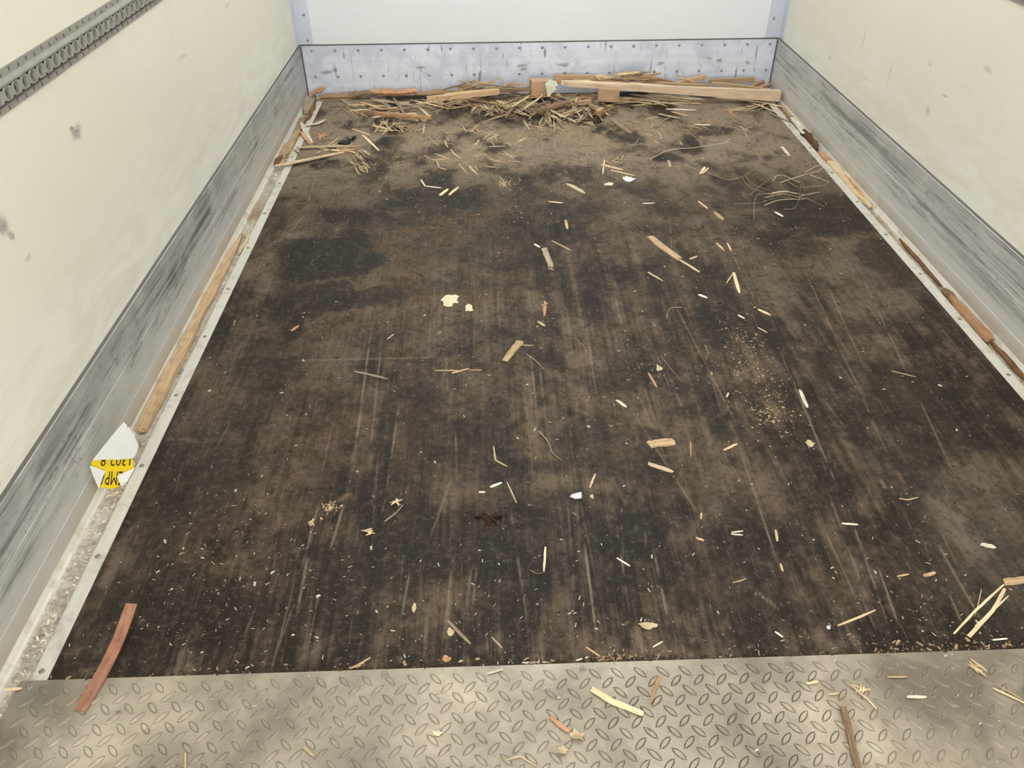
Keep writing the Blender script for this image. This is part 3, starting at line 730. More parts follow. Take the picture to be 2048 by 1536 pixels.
# ---- peaked tangle on the battens
rs = random.Random(77)
for k in range(38):
    px = rs.uniform(1190, 1305); py = rs.uniform(150, 166)-rs.random()*11*math.exp(-((px-1262)/28)**2); a = rs.uniform(-.7, .7)+(math.pi if rs.random() < .5 else 0); L = rs.uniform(16, 44)
    y = rs.uniform(4.12, 4.19); q = (px-math.cos(a)*L/2, py-math.sin(a)*L/4); r_ = (px+math.cos(a)*L/2, py+math.sin(a)*L/4)
    col = rs.choice(['tan', 'orange', 'pale', 'greyb'])
    lab = '%s %s splinter in the peaked pile on the battens, rising to the %s' % ('long' if L > 32 else 'short' if L < 24 else 'middling', {'greyb': 'grey-brown'}.get(col, col), 'left' if math.sin(a)*math.cos(a) > 0 else 'right')
    between('wood_splinter', q, y, r_, y+rs.uniform(-.02, .02), rs.uniform(.009, .022), rs.uniform(.003, .008), col, lab, 'splinter', jag=.3, taper=(.4, .3), seed=100+k, group='splinters piled on the battens', seg=5)

for k, (xa, xb, yb, col, lab) in enumerate(((1228, 1262, 143, 'tan', 'tan slat leaning up to the peak of the pile from the left'), (1300, 1258, 142, 'tan', 'tan slat leaning up to the peak of the pile from the right'), (1250, 1284, 145, 'orange', 'orange slat crossing the peak of the pile'), (1268, 1240, 147, 'greyb', 'grey-brown slat crossing below the peak of the pile'), (1322, 1268, 148, 'orange', 'long orange slat sloping down right from the peak of the pile'), (1196, 1232, 152, 'tan', 'short tan slat at the left foot of the pile'))):
    between('wood_splinter', (xa, 169), 4.16+.005*k, (xb, yb), 4.20, .020, .007, col, lab, 'splinter', jag=.2, taper=(.8, .5), seed=1400+k, seg=6)
for k in range(22):       # hump of laths leaning on the kick plate
    px = rs.uniform(915, 1020); py = rs.uniform(170, 186)-6*math.exp(-((px-975)/30)**2); a = rs.gauss(-.2, .3); L = rs.uniform(36, 90)
    y = rs.uniform(4.10, 4.19); q = (px-math.cos(a)*L/2, py-math.sin(a)*L/3); r_ = (px+math.cos(a)*L/2, py+math.sin(a)*L/3)
    col = rs.choice(['tan', 'orange', 'brown', 'greyb', 'tan'])
    lab = '%s %s lath in the hump leaning on the back kick plate, %s' % ('long' if L > 70 else 'short' if L < 52 else 'middling', {'greyb': 'grey-brown'}.get(col, col), 'falling to the right' if a > .05 else 'rising to the right' if a < -.25 else 'nearly level')
    between('wood_splinter', q, y, r_, y+rs.uniform(-.02, .02), rs.uniform(.008, .016), rs.uniform(.003, .007), col, lab, 'splinter', jag=.25, taper=(.5, .4), seed=1300+k, group='laths of the hump', seg=5)

# ---- splinter heaps: (centre px, half sizes px, count, mean angle, spread, length range px, width range px, colours, label, group)
HEAP = []
CW = {'tan': 'tan', 'brown': 'dark brown', 'greyb': 'grey-brown', 'pale': 'pale', 'white': 'whitish', 'orange': 'orange'}
def heap(cx, cy, rx, ry, n, ang, spr, Lr, wr, cols, label, group, zmax=.02, seed=0):
    r = random.Random(seed)
    for k in range(n):
        a = r.uniform(0, 6.28); d = math.sqrt(r.random()); px, py = cx+rx*d*math.cos(a), cy+ry*d*math.sin(a)
        th = r.gauss(ang, spr); L = r.uniform(*Lr)*(.55+.45*abs(math.cos(th))); w = r.uniform(*wr)
        p = (px-math.cos(th)*L/2, py-math.sin(th)*L/2); q = (px+math.cos(th)*L/2, py+math.sin(th)*L/2)
        c = fl(px, py); col = r.choice(cols)
        if not (XL-.02 < c[0] < XR-.01) or max(fl(*p)[1], fl(*q)[1]) > D-.02: continue
        z = zmax*(1-d)*r.random(); s = r.uniform(-.5, .5)*zmax
        size = 'long' if L > Lr[0]+.6*(Lr[1]-Lr[0]) else 'short' if L < Lr[0]+.3*(Lr[1]-Lr[0]) else 'middling'
        lean = 'level' if abs(math.sin(th)) < .3 else 'sloping to the right' if math.sin(th)*math.cos(th) > 0 else 'sloping to the left'
        lab = '%s %s %s, %s' % (size, CW[col], label, lean)
        HEAP.append((L*w, [(p[0], p[1], max(0, s)), ((p[0]+q[0])/2+r.uniform(-2, 2), (p[1]+q[1])/2+r.uniform(-1, 1), 0), (q[0], q[1], max(0, -s))], w, col, lab, group, z, seed*1000+k))
def build_heaps(nmax):
    HEAP.sort(key=lambda h: -h[0])
    vs, fs, mi, cols = [], [], [], []
    for i, (_, pts, w, col, lab, group, z, sd) in enumerate(HEAP):
        o = bit(pts, w, col, lab, 'splinter', group, z=z, jag=.25, taper=(.55, .45), seed=sd)
        if i < nmax: continue
        b = len(vs); me = o.data; ca, sa = math.cos(o.rotation_euler.z), math.sin(o.rotation_euler.z)
        for v in me.vertices: vs.append((o.location.x+ca*v.co.x-sa*v.co.y, o.location.y+sa*v.co.x+ca*v.co.y, o.location.z+v.co.z))
        if col not in cols: cols.append(col)
        for p in me.polygons: fs.append(tuple(b+k for k in p.vertices)); mi.append(cols.index(col))
        bpy.data.objects.remove(o); bpy.data.meshes.remove(me)
    if vs:
        o = mesh('small_slivers', vs, fs, None)
        for c in cols: o.data.materials.append(M[c])
        o.data.polygons.foreach_set('material_index', mi)
        tag(o, 'countless small wood slivers scattered before the heap at the back wall', 'slivers', kind='stuff')
H = 'heap at the back wall'
heap(1130, 212, 92, 24, 110, .3, .9, (18, 52), (2, 4.5), ['tan', 'brown', 'greyb', 'tan', 'pale', 'brown'], 'splinter in the tangle before the two blocks', 'splinters of the dense tangle', .045, 1)
heap(1000, 203, 80, 18, 70, .15, .7, (20, 60), (2, 5), ['tan', 'greyb', 'brown', 'tan', 'pale'], 'splinter by the long tan split board', 'splinters around the long tan board', .03, 2)
heap(880, 208, 80, 14, 24, -.1, .5, (20, 48), (2, 4), ['tan', 'pale', 'greyb'], 'splinter behind the flat orange plank', 'splinters behind the flat orange plank', .01, 3)
heap(800, 248, 58, 16, 34, .3, .9, (16, 42), (2, 4.5), ['tan', 'greyb', 'pale', 'pale'], 'splinter in the pile before the flat orange plank', 'splinters before the flat orange plank', .014, 4)
heap(730, 215, 60, 16, 24, 0, .7, (14, 45), (2, 4), ['tan', 'greyb', 'brown', 'pale'], 'splinter lying near the left back corner', 'splinters in the left back corner', .006, 5)
heap(1120, 245, 80, 14, 36, .1, .8, (10, 34), (1.6, 3.4), ['tan', 'pale', 'greyb'], 'sliver on the sawdust before the tangle', 'slivers on the sawdust', .004, 6)
heap(722, 322, 18, 24, 26, .7, .35, (12, 30), (2, 3), ['pale', 'pale', 'tan'], 'straw in the fan at the pale stick', 'straws in the fan', .012, 7)
heap(670, 298, 45, 8, 14, -.1, .25, (30, 70), (2, 3.5), ['pale', 'tan', 'orange'], 'splinter bundled with the two pale sticks', 'splinters by the pale sticks', .012, 8)
heap(960, 275, 110, 22, 34, .1, .7, (12, 34), (1.6, 3), ['pale', 'tan', 'pale'], 'sliver on the dusty floor left of centre', 'slivers on the dusty floor', .002, 9)
heap(950, 325, 120, 22, 18, .2, .5, (12, 34), (1.6, 3), ['pale', 'pale'], 'straw on the bare floor before the dust', 'straws on the far floor', .002, 10)
heap(1260, 196, 130, 7, 40, .12, .10, (40, 130), (2.2, 4.5), ['pale', 'tan', 'pale', 'white'], 'lath fallen under the long batten', 'laths under the long batten', .018, 11)
heap(1330, 203, 60, 8, 10, .12, .2, (40, 80), (2.2, 3.6), ['pale', 'tan'], 'lath lying before the long batten', 'laths before the long batten', .006, 12)
heap(1480, 208, 60, 14, 12, .1, .3, (30, 70), (2, 3.4), ['pale', 'tan', 'greyb'], 'lath before the right batten end', 'laths at the batten end', .004, 13)
heap(1370, 262, 130, 36, 26, .1, .5, (10, 34), (1.4, 2.6), ['tan', 'greyb', 'pale'], 'sliver right of the small plank', 'slivers right of the small plank', .001, 14)
heap(1233, 325, 22, 10, 14, .3, 1.2, (8, 22), (1.2, 2.2), ['pale', 'tan'], 'shred in the little nest', 'shreds in the little nest', .012, 15)
heap(1008, 365, 14, 10, 12, .3, 1.2, (6, 16), (1.2, 2.), ['pale', 'tan'], 'straw in the small sprinkled patch', 'straws in the sprinkled patch', .004, 16)

heap(1080, 207, 150, 28, 64, .2, .7, (36, 80), (3, 5.5), ['brown', 'tan', 'tan', 'greyb', 'brown', 'greyb', 'pale'], 'broken lath in the tangle before the blocks', 'laths of the dense tangle', .05, 21)
heap(965, 200, 120, 11, 50, -.08, .4, (45, 100), (3, 6), ['brown', 'tan', 'orange', 'tan', 'greyb', 'pale'], 'broken lath along the back kick plate', 'laths along the kick plate', .03, 22)
heap(800, 215, 90, 16, 22, 0, .4, (35, 80), (3.5, 6.5), ['tan', 'greyb', 'brown', 'pale'], 'broken lath around the flat orange plank', 'laths around the orange plank', .012, 23)
heap(705, 198, 60, 6, 14, -.05, .2, (40, 80), (4, 7), ['brown', 'tan', 'greyb'], 'broken lath at the foot of the left kick end', 'laths at the left kick end', .012, 24)
build_heaps(215)

# ---- single pieces: (points, width, colour, label)
ONE = [
 ([(549.8, 332, .012), (620, 318, .010), (687, 304.5, 0)], 8.5, 'pale', 'long pale tapered stick bridging the left floor strip', 'wood_stick'),
 ([(593, 295, .008), (650, 293, .006), (708, 292, 0)], 6.5, 'pale', 'straight pale stick just behind the long tapered stick', 'wood_stick'),
 ([(725.5, 270), (757, 300.6)], 4.5, 'pale', 'slanting pale stick right of the black bristly burr', 'wood_stick'),
 ([(704.7, 258), (740.5, 271)], 4.5, 'tan', 'tan stick leading to the slanting pale stick', 'wood_stick'),
 ([(602.5, 246, .01), (623, 285, 0)], 8, 'white', 'whitish split lath near the left back corner beside the cream leaf', 'wood_lath'),
 ([(602.5, 264, .008), (620.7, 289, 0)], 6, 'orange', 'orange lath lying against the whitish split lath', 'wood_lath'),
 ([(604, 274.6), (576, 316)], 7, 'tan', 'tan stick along the left channel by the tapered stick', 'wood_stick'),
 ([(588, 300), (604, 313)], 4, 'brown', 'short brown stick across the left floor strip', 'wood_stick'),
 ([(1224.6, 240), (1261, 265.7)], 9, 'greyb', 'small grey-brown plank alone on the floor before the heap', 'wood_plank'),
 ([(1332.5, 218), (1391, 220)], 4.5, 'white', 'straight whitish stick before the long batten', 'wood_stick'),
 ([(1389.6, 249), (1421, 250)], 3.4, 'white', 'short whitish stick in front of the straight whitish one', 'wood_stick'),
 ([(1458, 216.5), (1462.6, 229), (1473.7, 235.5)], 5, 'orange', 'curved orange bark curl near the right back corner', 'bark_curl'),
 ([(1318, 227.6), (1359.5, 236.5)], 3.2, 'pale', 'front one of two crossing pale laths before the long batten', 'wood_lath'),
 ([(1342, 223), (1377, 232)], 3.2, 'tan', 'rear one of two crossing pale laths before the long batten', 'wood_lath'),
 ([(1202, 329), (1245, 340)], 5.5, 'pale', 'pale stick lying through the little nest of shreds', 'wood_stick'),
 ([(1208.7, 319.6), (1205.5, 348)], 3.2, 'pale', 'upright-lying straw at the left of the little nest', 'wood_stick'),
 ([(1221, 340), (1269, 351)], 3, 'pale', 'thin pale straw trailing right from the little nest', 'wood_stick'),
 ([(1400.7, 346.6), (1410, 334)], 5, 'pale', 'left one of a V-shaped pair of pale chips', 'wood_chip'),
 ([(1404, 347), (1417, 336)], 4, 'pale', 'right one of a V-shaped pair of pale chips', 'wood_chip'),
 ([(1337, 321), (1340, 334)], 6, 'greyb', 'small grey-brown chip standing off right of the little nest', 'wood_chip'),
 ([(1097.6, 403), (1126, 406)], 3.2, 'pale', 'level pale straw left of centre on the far floor', 'wood_stick'),
 ([(1285, 407), (1308.7, 406)], 2.6, 'white', 'fine whitish straw lying level right of centre', 'wood_stick'),
 ([(1396, 402), (1415, 417.4)], 4, 'tan', 'tan straw pointing to the broken tan chip', 'wood_stick'),
 ([(1429, 424.4), (1436, 431), (1446, 440)], 7, 'tan', 'broken tan chip with a pointed tail left of the root tangle', 'wood_chip'),
 ([(1550, 424), (1566, 433)], 4, 'white', 'whitish chip on the dark spill under the root tangle', 'wood_chip'),
 ([(1564, 294), (1578.5, 311)], 5.5, 'white', 'whitish pointed chip near the right floor strip', 'wood_chip'),
 ([(1300.7, 473.6), (1328, 497), (1359.5, 518)], 13, 'tan', 'large tan split piece right of centre, widest of the floor splinters', 'wood_splinter'),
 ([(1355, 517), (1399, 544.4)], 5, 'pale', 'pale tail splinter at the tip of the large tan split piece', 'wood_splinter'),
 ([(1088, 497.4), (1102, 534)], 11.5, 'greyb', 'grey-brown flat slat in the middle of the floor', 'wood_piece'),
 ([(1104, 481.5), (1140.5, 500)], 2.8, 'tan', 'thin tan straw right of the grey-brown flat slat', 'wood_stick'),
 ([(1069, 488), (1080, 495)], 4, 'white', 'small whitish chip left of the grey-brown flat slat', 'wood_chip'),
 ([(1296, 544.4), (1326, 562)], 3, 'pale', 'fine straight straw below the large tan split piece', 'wood_stick'),
 ([(1467.4, 545), (1478.5, 585.7)], 6.5, 'pale', 'pale stick with forked top right of the pale tail splinter', 'wood_stick'),
 ([(1466, 547), (1453, 566)], 2.6, 'pale', 'thin side fork of the pale forked stick', 'wood_stick'),
 ([(1432.5, 486), (1448, 500.6)], 4, 'tan', 'tan chip, left of a pair above the forked stick', 'wood_chip'),
 ([(1454.7, 486), (1462.6, 502)], 3, 'tan', 'thin chip, right of a pair above the forked stick', 'wood_chip'),
 ([(1380, 518), (1394, 512.6)], 4, 'pale', 'small pale chip just right of the large tan split piece', 'wood_chip'),
 ([(1131, 440), (1135, 458)], 5.5, 'tan', 'small tan chip above the thin tan straw', 'wood_chip'),
 ([(1397.6, 589.5), (1413.5, 595)], 4.5, 'white', 'whitish sliver under the pale tail splinter', 'wood_chip'),
 ([(880, 391), (896, 378)], 6, 'pale', 'left one of two parallel pale slivers on the far floor', 'wood_chip'),
 ([(898, 390), (917, 374)], 5, 'pale', 'right one of two parallel pale slivers on the far floor', 'wood_chip'),
 ([(850, 372), (882, 376)], 4, 'white', 'whitish sliver left of the two parallel pale slivers', 'wood_chip'),
 ([(842, 359), (850, 372)], 2.6, 'white', 'thin straw joined to the whitish sliver', 'wood_stick'),
 ([(1038.5, 683), (1024, 702), (1010, 722.7)], 11, 'tan', 'tan splintered slat in the centre of the floor', 'wood_piece'),
 ([(1046, 684), (1028, 705)], 4, 'pale', 'pale sliver lying along the tan splintered slat', 'wood_splinter'),
 ([(1044, 690), (1066.6, 691)], 2.4, 'tan', 'short straw sticking out from the tan splintered slat', 'wood_stick'),
 ([(709, 743), (742, 750), (776, 757.7)], 4.5, 'greyb', 'greyish brown twig left of centre', 'twig'),
 ([(869.5, 741), (915, 741)], 2.8, 'pale', 'pale level straw left of the tan splintered slat', 'wood_stick'),
 ([(904, 746), (938, 737)], 3.2, 'pale', 'pale straw crossing the level straw', 'wood_stick'),
 ([(938, 740), (964, 740)], 2., 'tan', 'fine tan straw ending the row of crossing straws', 'wood_stick'),
 ([(583, 661.7), (597, 651.7)], 5, 'orange', 'small orange chip under the big dark spill', 'wood_chip'),
 ([(775, 678), (788, 668)], 2.2, 'white', 'fine white straw right of the small orange chip', 'wood_stick'),
 ([(1090, 603), (1088.6, 631.6)], 7.5, 'orange', 'orange chip among fine straws in the middle of the floor', 'wood_chip'),
 ([(1075.8, 643), (1090, 652)], 5.5, 'pale', 'short pale chip below the orange chip', 'wood_chip'),
 ([(987, 892), (991, 921), (1014, 932.5)], 3.4, 'pale', 'bent pale straw, L-shaped, below centre', 'wood_stick'),
 ([(981, 974), (1003.6, 965)], 5, 'white', 'whitish sliver below the bent pale straw', 'wood_chip'),
 ([(958, 984), (970, 984)], 4, 'white', 'small white sliver left of the whitish sliver', 'wood_chip'),
 ([(1014, 964), (1033, 1006)], 2.8, 'pale', 'thin straight straw below the bent pale straw', 'wood_stick'),
 ([(1298, 889), (1323, 886), (1349, 883)], 16, 'tan', 'flat rectangular tan offcut right of centre', 'wood_offcut'),
 ([(1296, 927), (1318, 934), (1346, 944)], 8, 'pale', 'pale torn splinter in front of the rectangular tan offcut', 'wood_splinter'),
 ([(1381, 884), (1382, 911.6)], 3.4, 'orange', 'orange straw right of the rectangular tan offcut', 'wood_stick'),
 ([(1448, 900), (1474.6, 887.6)], 4.5, 'pale', 'pale sliver further right of the rectangular tan offcut', 'wood_splinter'),
 ([(1233, 800), (1252.6, 814)], 5.5, 'white', 'whitish stick above the rectangular tan offcut', 'wood_stick'),
 ([(1190, 948), (1180, 974.6)], 4.5, 'pale', 'pale stick above the torn white paper scrap', 'wood_stick'),
 ([(1297, 746), (1313.5, 774)], 4, 'orange', 'reddish sliver right of centre', 'wood_splinter'),
 ([(1515.7, 618.6), (1540.6, 630)], 4.5, 'pale', 'pale stick at the top of the sawdust trail', 'wood_stick'),
 ([(1476, 630), (1489, 637)], 3.4, 'white', 'white sliver left of the pale stick at the sawdust trail', 'wood_chip'),
 ([(1516, 655), (1535, 665.5)], 2.2, 'pale', 'fine straw in the upper sawdust trail', 'wood_stick'),
 ([(1453, 794), (1457, 785.6)], 4, 'pale', 'tiny pale chip left of the sawdust trail', 'wood_chip'),
 ([(1599.6, 780.5), (1615, 815)], 6.5, 'white', 'whitish stick right of the sawdust trail', 'wood_stick'),
 ([(1783, 742), (1805, 747), (1832, 754)], 2, 'pale', 'fine pale straw near the right floor strip', 'wood_stick'),
 ([(1090.6, 1094), (1089.5, 1120), (1087.5, 1143)], 5.5, 'pale', 'upright-lying pale stick in the lower middle of the floor', 'wood_stick'),
 ([(1234, 1116), (1260, 1132)], 3.2, 'white', 'whitish straw right of the upright-lying pale stick', 'wood_stick'),
 ([(1551.6, 1060), (1554.7, 1082)], 5.5, 'pale', 'short pale stick on the lower right floor', 'wood_stick'),
 ([(1462.5, 1065), (1486, 1062)], 3, 'white', 'upper one of two parallel whitish slivers', 'wood_chip'),
 ([(1462.5, 1068), (1486, 1070)], 3, 'white', 'lower one of two parallel whitish slivers', 'wood_chip'),
 ([(1392, 1075.6), (1408, 1081)], 4.5, 'tan', 'tan chip left of the two parallel whitish slivers', 'wood_chip'),
 ([(1403, 1026), (1401.6, 1038)], 4.5, 'pale', 'tiny upright-lying chip above the tan chip', 'wood_chip'),
 ([(1561, 1127), (1565.6, 1143)], 4.5, 'pale', 'short pale chip under the short pale stick', 'wood_chip'),
 ([(1465.6, 1165), (1480, 1162), (1492, 1157)], 1.8, 'pale', 'hair-thin straw under the two parallel slivers', 'wood_stick'),
 ([(1044, 1325.6), (1101.6, 1324)], 4, 'white', 'whitish stick lying along the tread plate edge', 'wood_stick'),
 ([(1151.6, 1321), (1176.6, 1314)], 3.2, 'white', 'curved whitish straw at the tread plate edge', 'wood_stick'),
 ([(1306, 1294), (1325, 1283)], 3, 'white', 'small whitish straw below the torn brown leaf', 'wood_stick'),
 ([(1172, 1294), (1200, 1313)], 3.4, 'tan', 'tan straw slanting to the tread plate edge', 'wood_stick'),
 ([(1550, 1263), (1565.6, 1274)], 3.4, 'white', 'short white sliver left of the white bead', 'wood_chip'),
 ([(1675.7, 1251), (1712, 1237), (1751, 1220)], 4.6, 'pale', 'straight pale straw right of the white bead', 'wood_stick'),
 ([(1907.7, 1267.5), (1950, 1222), (2008, 1169)], 6, 'pale', 'left one of the long pale straws fanned out at the right edge', 'wood_stick'),
 ([(1937.6, 1272.8), (1985, 1222), (2009.7, 1178)], 9, 'pale', 'middle and widest of the long pale straws at the right edge', 'wood_stick'),
 ([(1950, 1253), (1985, 1222), (2016.7, 1192)], 4.5, 'pale', 'right one of the long pale straws fanned out at the right edge', 'wood_stick'),
 ([(2009.7, 1164), (2040, 1161), (2090, 1156)], 13, 'tan', 'tan slat cut off by the right edge of the picture', 'wood_piece'),
 ([(1963, 1178), (1957, 1205), (1950, 1232)], 2.2, 'tan', 'thin twig left of the long pale straws', 'wood_stick'),
 ([(1962, 1088), (1991, 1095)], 8, 'white', 'whitish square-ended chip above the long pale straws', 'wood_chip'),
 ([(1848, 1151.5), (1871, 1145)], 7, 'tan', 'tan chip left of the long pale straws', 'wood_chip'),
 ([(1794.6, 1153), (1818, 1148)], 3.2, 'tan', 'small tan sliver left of the tan chip', 'wood_chip'),
 ([(1684.5, 1046.8), (1715.5, 1049)], 4, 'white', 'level whitish straw on the lower right floor', 'wood_stick'),
 ([(1798.8, 997), (1816, 999.6), (1836.7, 994.4)], 2.2, 'pale', 'curved fine straw beside the pale drag track', 'wood_stick'),
 ([(1985, 1280), (2015, 1277)], 3.2, 'white', 'whitish straw under the fanned straws', 'wood_stick'),
 ([(895, 1241), (918, 1265), (941, 1288)], 6.5, 'greyb', 'grey-brown pointed stick near the tread plate', 'wood_stick'),
 ([(984, 1275), (1004, 1295)], 4, 'greyb', 'short grey-brown stick right of the pointed stick', 'wood_stick'),
 ([(700, 1337), (720, 1328), (740.5, 1315)], 4, 'tan', 'tan twig with a knob at the tread plate edge', 'twig'),
 ([(769, 1043), (792, 1026), (806.5, 1009)], 2, 'greyb', 'fine curved twig on the lower left floor', 'twig'),
 ([(1183, 1378), (1225, 1403.5), (1286, 1427)], 12, 'pale', 'curved yellowish shaving on the tread plate', 'wood_shaving'),
 ([(1318, 1352), (1302, 1405)], 8, 'orange', 'orange stick on the tread plate right of the yellowish shaving', 'wood_stick'),
 ([(1102, 1434), (1120, 1450), (1138, 1462)], 9, 'red', 'reddish splinter joined to the crumpled leaf on the tread plate', 'wood_splinter'),
 ([(974, 1347.5), (1006, 1338.5)], 4, 'white', 'pale straw on the rear edge of the tread plate', 'wood_stick'),
 ([(607, 1494), (627, 1512)], 5.5, 'pale', 'pale chip on the left half of the tread plate', 'wood_chip'),
 ([(1687, 1414.5), (1700, 1470), (1718, 1540)], 15, 'brown', 'thin brown bark strip lying on the right of the tread plate', 'bark_strip'),
 ([(1775, 1354), (1815, 1353.5)], 3.4, 'pale', 'level pale straw on the right part of the tread plate', 'wood_stick'),
 ([(1814, 1393.7), (1853, 1393.7)], 6, 'white', 'whitish chip on the right part of the tread plate', 'wood_chip'),
 ([(1614, 1367), (1636, 1363)], 6, 'pale', 'yellowish chip beside the rightmost plate screw', 'wood_chip'),
 ([(1986, 1376), (2020, 1392), (2060, 1411)], 3.2, 'pale', 'long pale straw at the right end of the tread plate', 'wood_stick'),
 ([(1995, 1371), (2045, 1398)], 2.4, 'tan', 'tan straw beside the long pale straw at the right plate end', 'wood_stick'),
 ([(1013, 1520), (1040, 1512), (1073, 1532)], 2.4, 'pale', 'curved thin straw at the lower rim of the tread plate', 'wood_stick'),
 ([(371, 1506), (371, 1545)], 4, 'pale', 'upright-lying straw at the bottom of the tread plate', 'wood_stick'),
 ([(8, 1380), (43, 1377)], 6, 'pale', 'pale splinter lying in the left channel at the plate corner', 'wood_splinter'),
 ([(1655, 1389), (1678, 1387)], 3, 'pale', 'pale straw left of the shred cluster on the plate', 'wood_stick'),
 ([(1728, 1390), (1753, 1418)], 2.6, 'pale', 'pale straw slanting out of the shred cluster on the plate', 'wood_stick'),
]
for k, (pts, w, m, lab, nm) in enumerate(ONE):
    bit(pts, w, m, lab, {'twig': 'twig', 'bark_curl': 'bark', 'bark_strip': 'bark', 'wood_shaving': 'shaving'}.get(nm, nm.split('_')[-1]), name=nm, jag=.16, taper=(.7, .55) if w < 9 else (.97, .93), seed=500+k)

# the reddish strip with its raised end
P = []
for (xa, ya, xb, yb, z) in ((250, 1207.6, 275.6, 1206.6, .042), (240, 1235, 268, 1232, .032), (224.7, 1278, 251, 1274.6, .019), (205, 1319, 234, 1314, .008), (181, 1363, 213, 1356, .006), (162, 1392, 196, 1388, .006), (142, 1424, 176, 1418, .006)):
    P.append((np.array(fl((xa+xb)/2, (ya+yb)/2, z)), np.linalg.norm(fl(xa, ya, z)-fl(xb, yb, z))))
o = strip('wood_strip', [p for p, _ in P], P[3][1]*.93, .0024, 'red', (.93, .98), .03, 0, 3)
tag(o, 'flat reddish-brown wood strip lying from the dark floor onto the tread plate', 'strip')

# ---- pieces in the side channels
def in_channel(pts, w, t, mat, label, name='wood_batten', cat='batten', jag=.15, taper=(.6, .6), seed=1, z=-.004, roll=0.):
    P = [np.array(fl(p[0], p[1], z+t/2+(p[2] if len(p) > 2 else 0))) for p in pts]
    lim = HW-.006-w/2
    for p in P: p[0] = min(max(p[0], -lim), lim)
    return tag(strip(name, P, w, t, mat, taper, jag, roll, seed), label, cat)
in_channel([(478, 470), (455, 520), (420, 590), (385, 650)], .030, .012, 'tan', 'upper tan batten lying in the left floor channel', jag=.25, taper=(.2, .7), seed=2)
in_channel([(388, 645), (345, 720), (300, 800), (268, 860)], .034, .014, 'tan', 'lower tan batten in the left floor channel behind the yellow label', jag=.12, taper=(.7, .8), seed=3)
in_channel([(500, 462), (494, 480), (478, 505)], .010, .006, 'pale', 'thin pale sliver on the upper batten of the left channel', 'wood_splinter', 'splinter', seed=4, z=.004)
in_channel([(574, 288), (566, 312), (561, 328)], .036, .010, 'tan', 'tan curled bark piece in the left channel by the stick tip', 'bark_piece', 'bark', .25, (.6, .5), 5)
in_channel([(556, 312), (552, 322), (549, 331)], .028, .012, 'bark', 'rust-brown crumb lump at the tip of the long tapered stick', 'bark_piece', 'bark', .4, (.4, .4), 6)
in_channel([(619, 196), (617, 210), (612, 224)], .045, .020, 'greyb', 'grey-brown bark chunk in the left channel in the far corner', 'bark_piece', 'bark', .2, (.6, .5), 7)
in_channel([(630, 190), (627, 215), (616, 240)], .022, .014, 'bark', 'dark rust-brown strip beside the bark chunk in the left channel', 'bark_piece', 'bark', .4, (.5, .5), 8)
in_channel([(610, 235), (600, 255), (590, 275)], .030, .012, 'brown', 'brown bark strip in the left channel behind the laths', 'bark_piece', 'bark', .35, (.5, .6), 9)
in_channel([(596, 262), (588, 280), (578, 300)], .030, .014, 'tan', 'tan flake of bark lying on the left channel behind the curled bark', 'bark_piece', 'bark', .3, (.5, .6), 10)
in_channel([(1565, 205), (1583, 228), (1600, 252)], .016, .010, 'tan', 'tan lath at the far end of the right channel', 'wood_lath', 'lath', .2, (.5, .5), 11)
in_channel([(1558, 200), (1570, 222), (1586, 248)], .014, .008, 'brown', 'brown lath beside the tan lath at the far end of the right channel', 'wood_lath', 'lath', .3, (.5, .5), 12)
in_channel([(1588, 236, .004), (1599, 252, .004), (1609, 268, .006)], .026, .010, 'white', 'whitish split stub in the right channel above the rust-brown clump', 'wood_stub', 'wood', .12, (.5, .95), 13)
in_channel([(1604, 268), (1607, 271), (1610, 274)], .022, .012, 'black', 'black charred end under the whitish stub', 'charred_stub', 'wood', .1, (.9, .9), 14)
in_channel([(1616, 262), (1624, 278), (1634, 298)], .026, .020, 'bark', 'rust-brown fibrous clump in the right channel', 'bark_piece', 'bark', .5, (.5, .5), 15)
in_channel([(1640, 305), (1650, 316), (1660, 324)], .030, .016, 'orange', 'orange knotty stub in the right channel below the rust-brown clump', 'wood_stub', 'wood', .2, (.6, .95), 16)
in_channel([(1658, 320), (1685, 350), (1712, 382), (1745, 415)], .034, .014, 'pale', 'long splintered pale board in the right channel', 'wood_board', 'board', .22, (.8, .25), 17)
in_channel([(1690, 350, .008), (1715, 380, .010), (1742, 410, .004)], .012, .008, 'orange', 'orange edge splinter on the long splintered pale board', 'wood_splinter', 'splinter', .4, (.4, .3), 18)
in_channel([(1800, 478), (1838, 520), (1880, 570)], .016, .005, 'bark', 'thin rusty strip of dirt and bark in the right channel', 'bark_piece', 'bark', .3, (.3, .5), 19)
in_channel([(1888, 575), (1905, 592), (1925, 615)], .024, .010, 'brown', 'brown bark curl above the orange slab in the right channel', 'bark_piece', 'bark', .4, (.3, .7), 20)
in_channel([(1900, 592, .006), (1940, 635, .006), (1985, 680, .004)], .030, .012, 'orange', 'orange slab of wood in the right channel', 'wood_board', 'board', .2, (.3, .8), 21)
in_channel([(1990, 685), (2020, 715), (2060, 757)], .016, .006, 'bark', 'rusty strip of bark below the orange slab in the right channel', 'bark_piece', 'bark', .3, (.4, .7), 22)
bit([(1470, 198), (1520, 204), (1572, 214)], 4, 'pale', 'pale lath under the batten end reaching the right channel', 'lath', name='wood_lath', jag=.1, seed=31, z=.004)
bit([(1537, 224), (1560, 236), (1585, 246)], 5, 'greyb', 'grey-brown lath crossing the right floor strip', 'lath', name='wood_lath', jag=.1, seed=32)

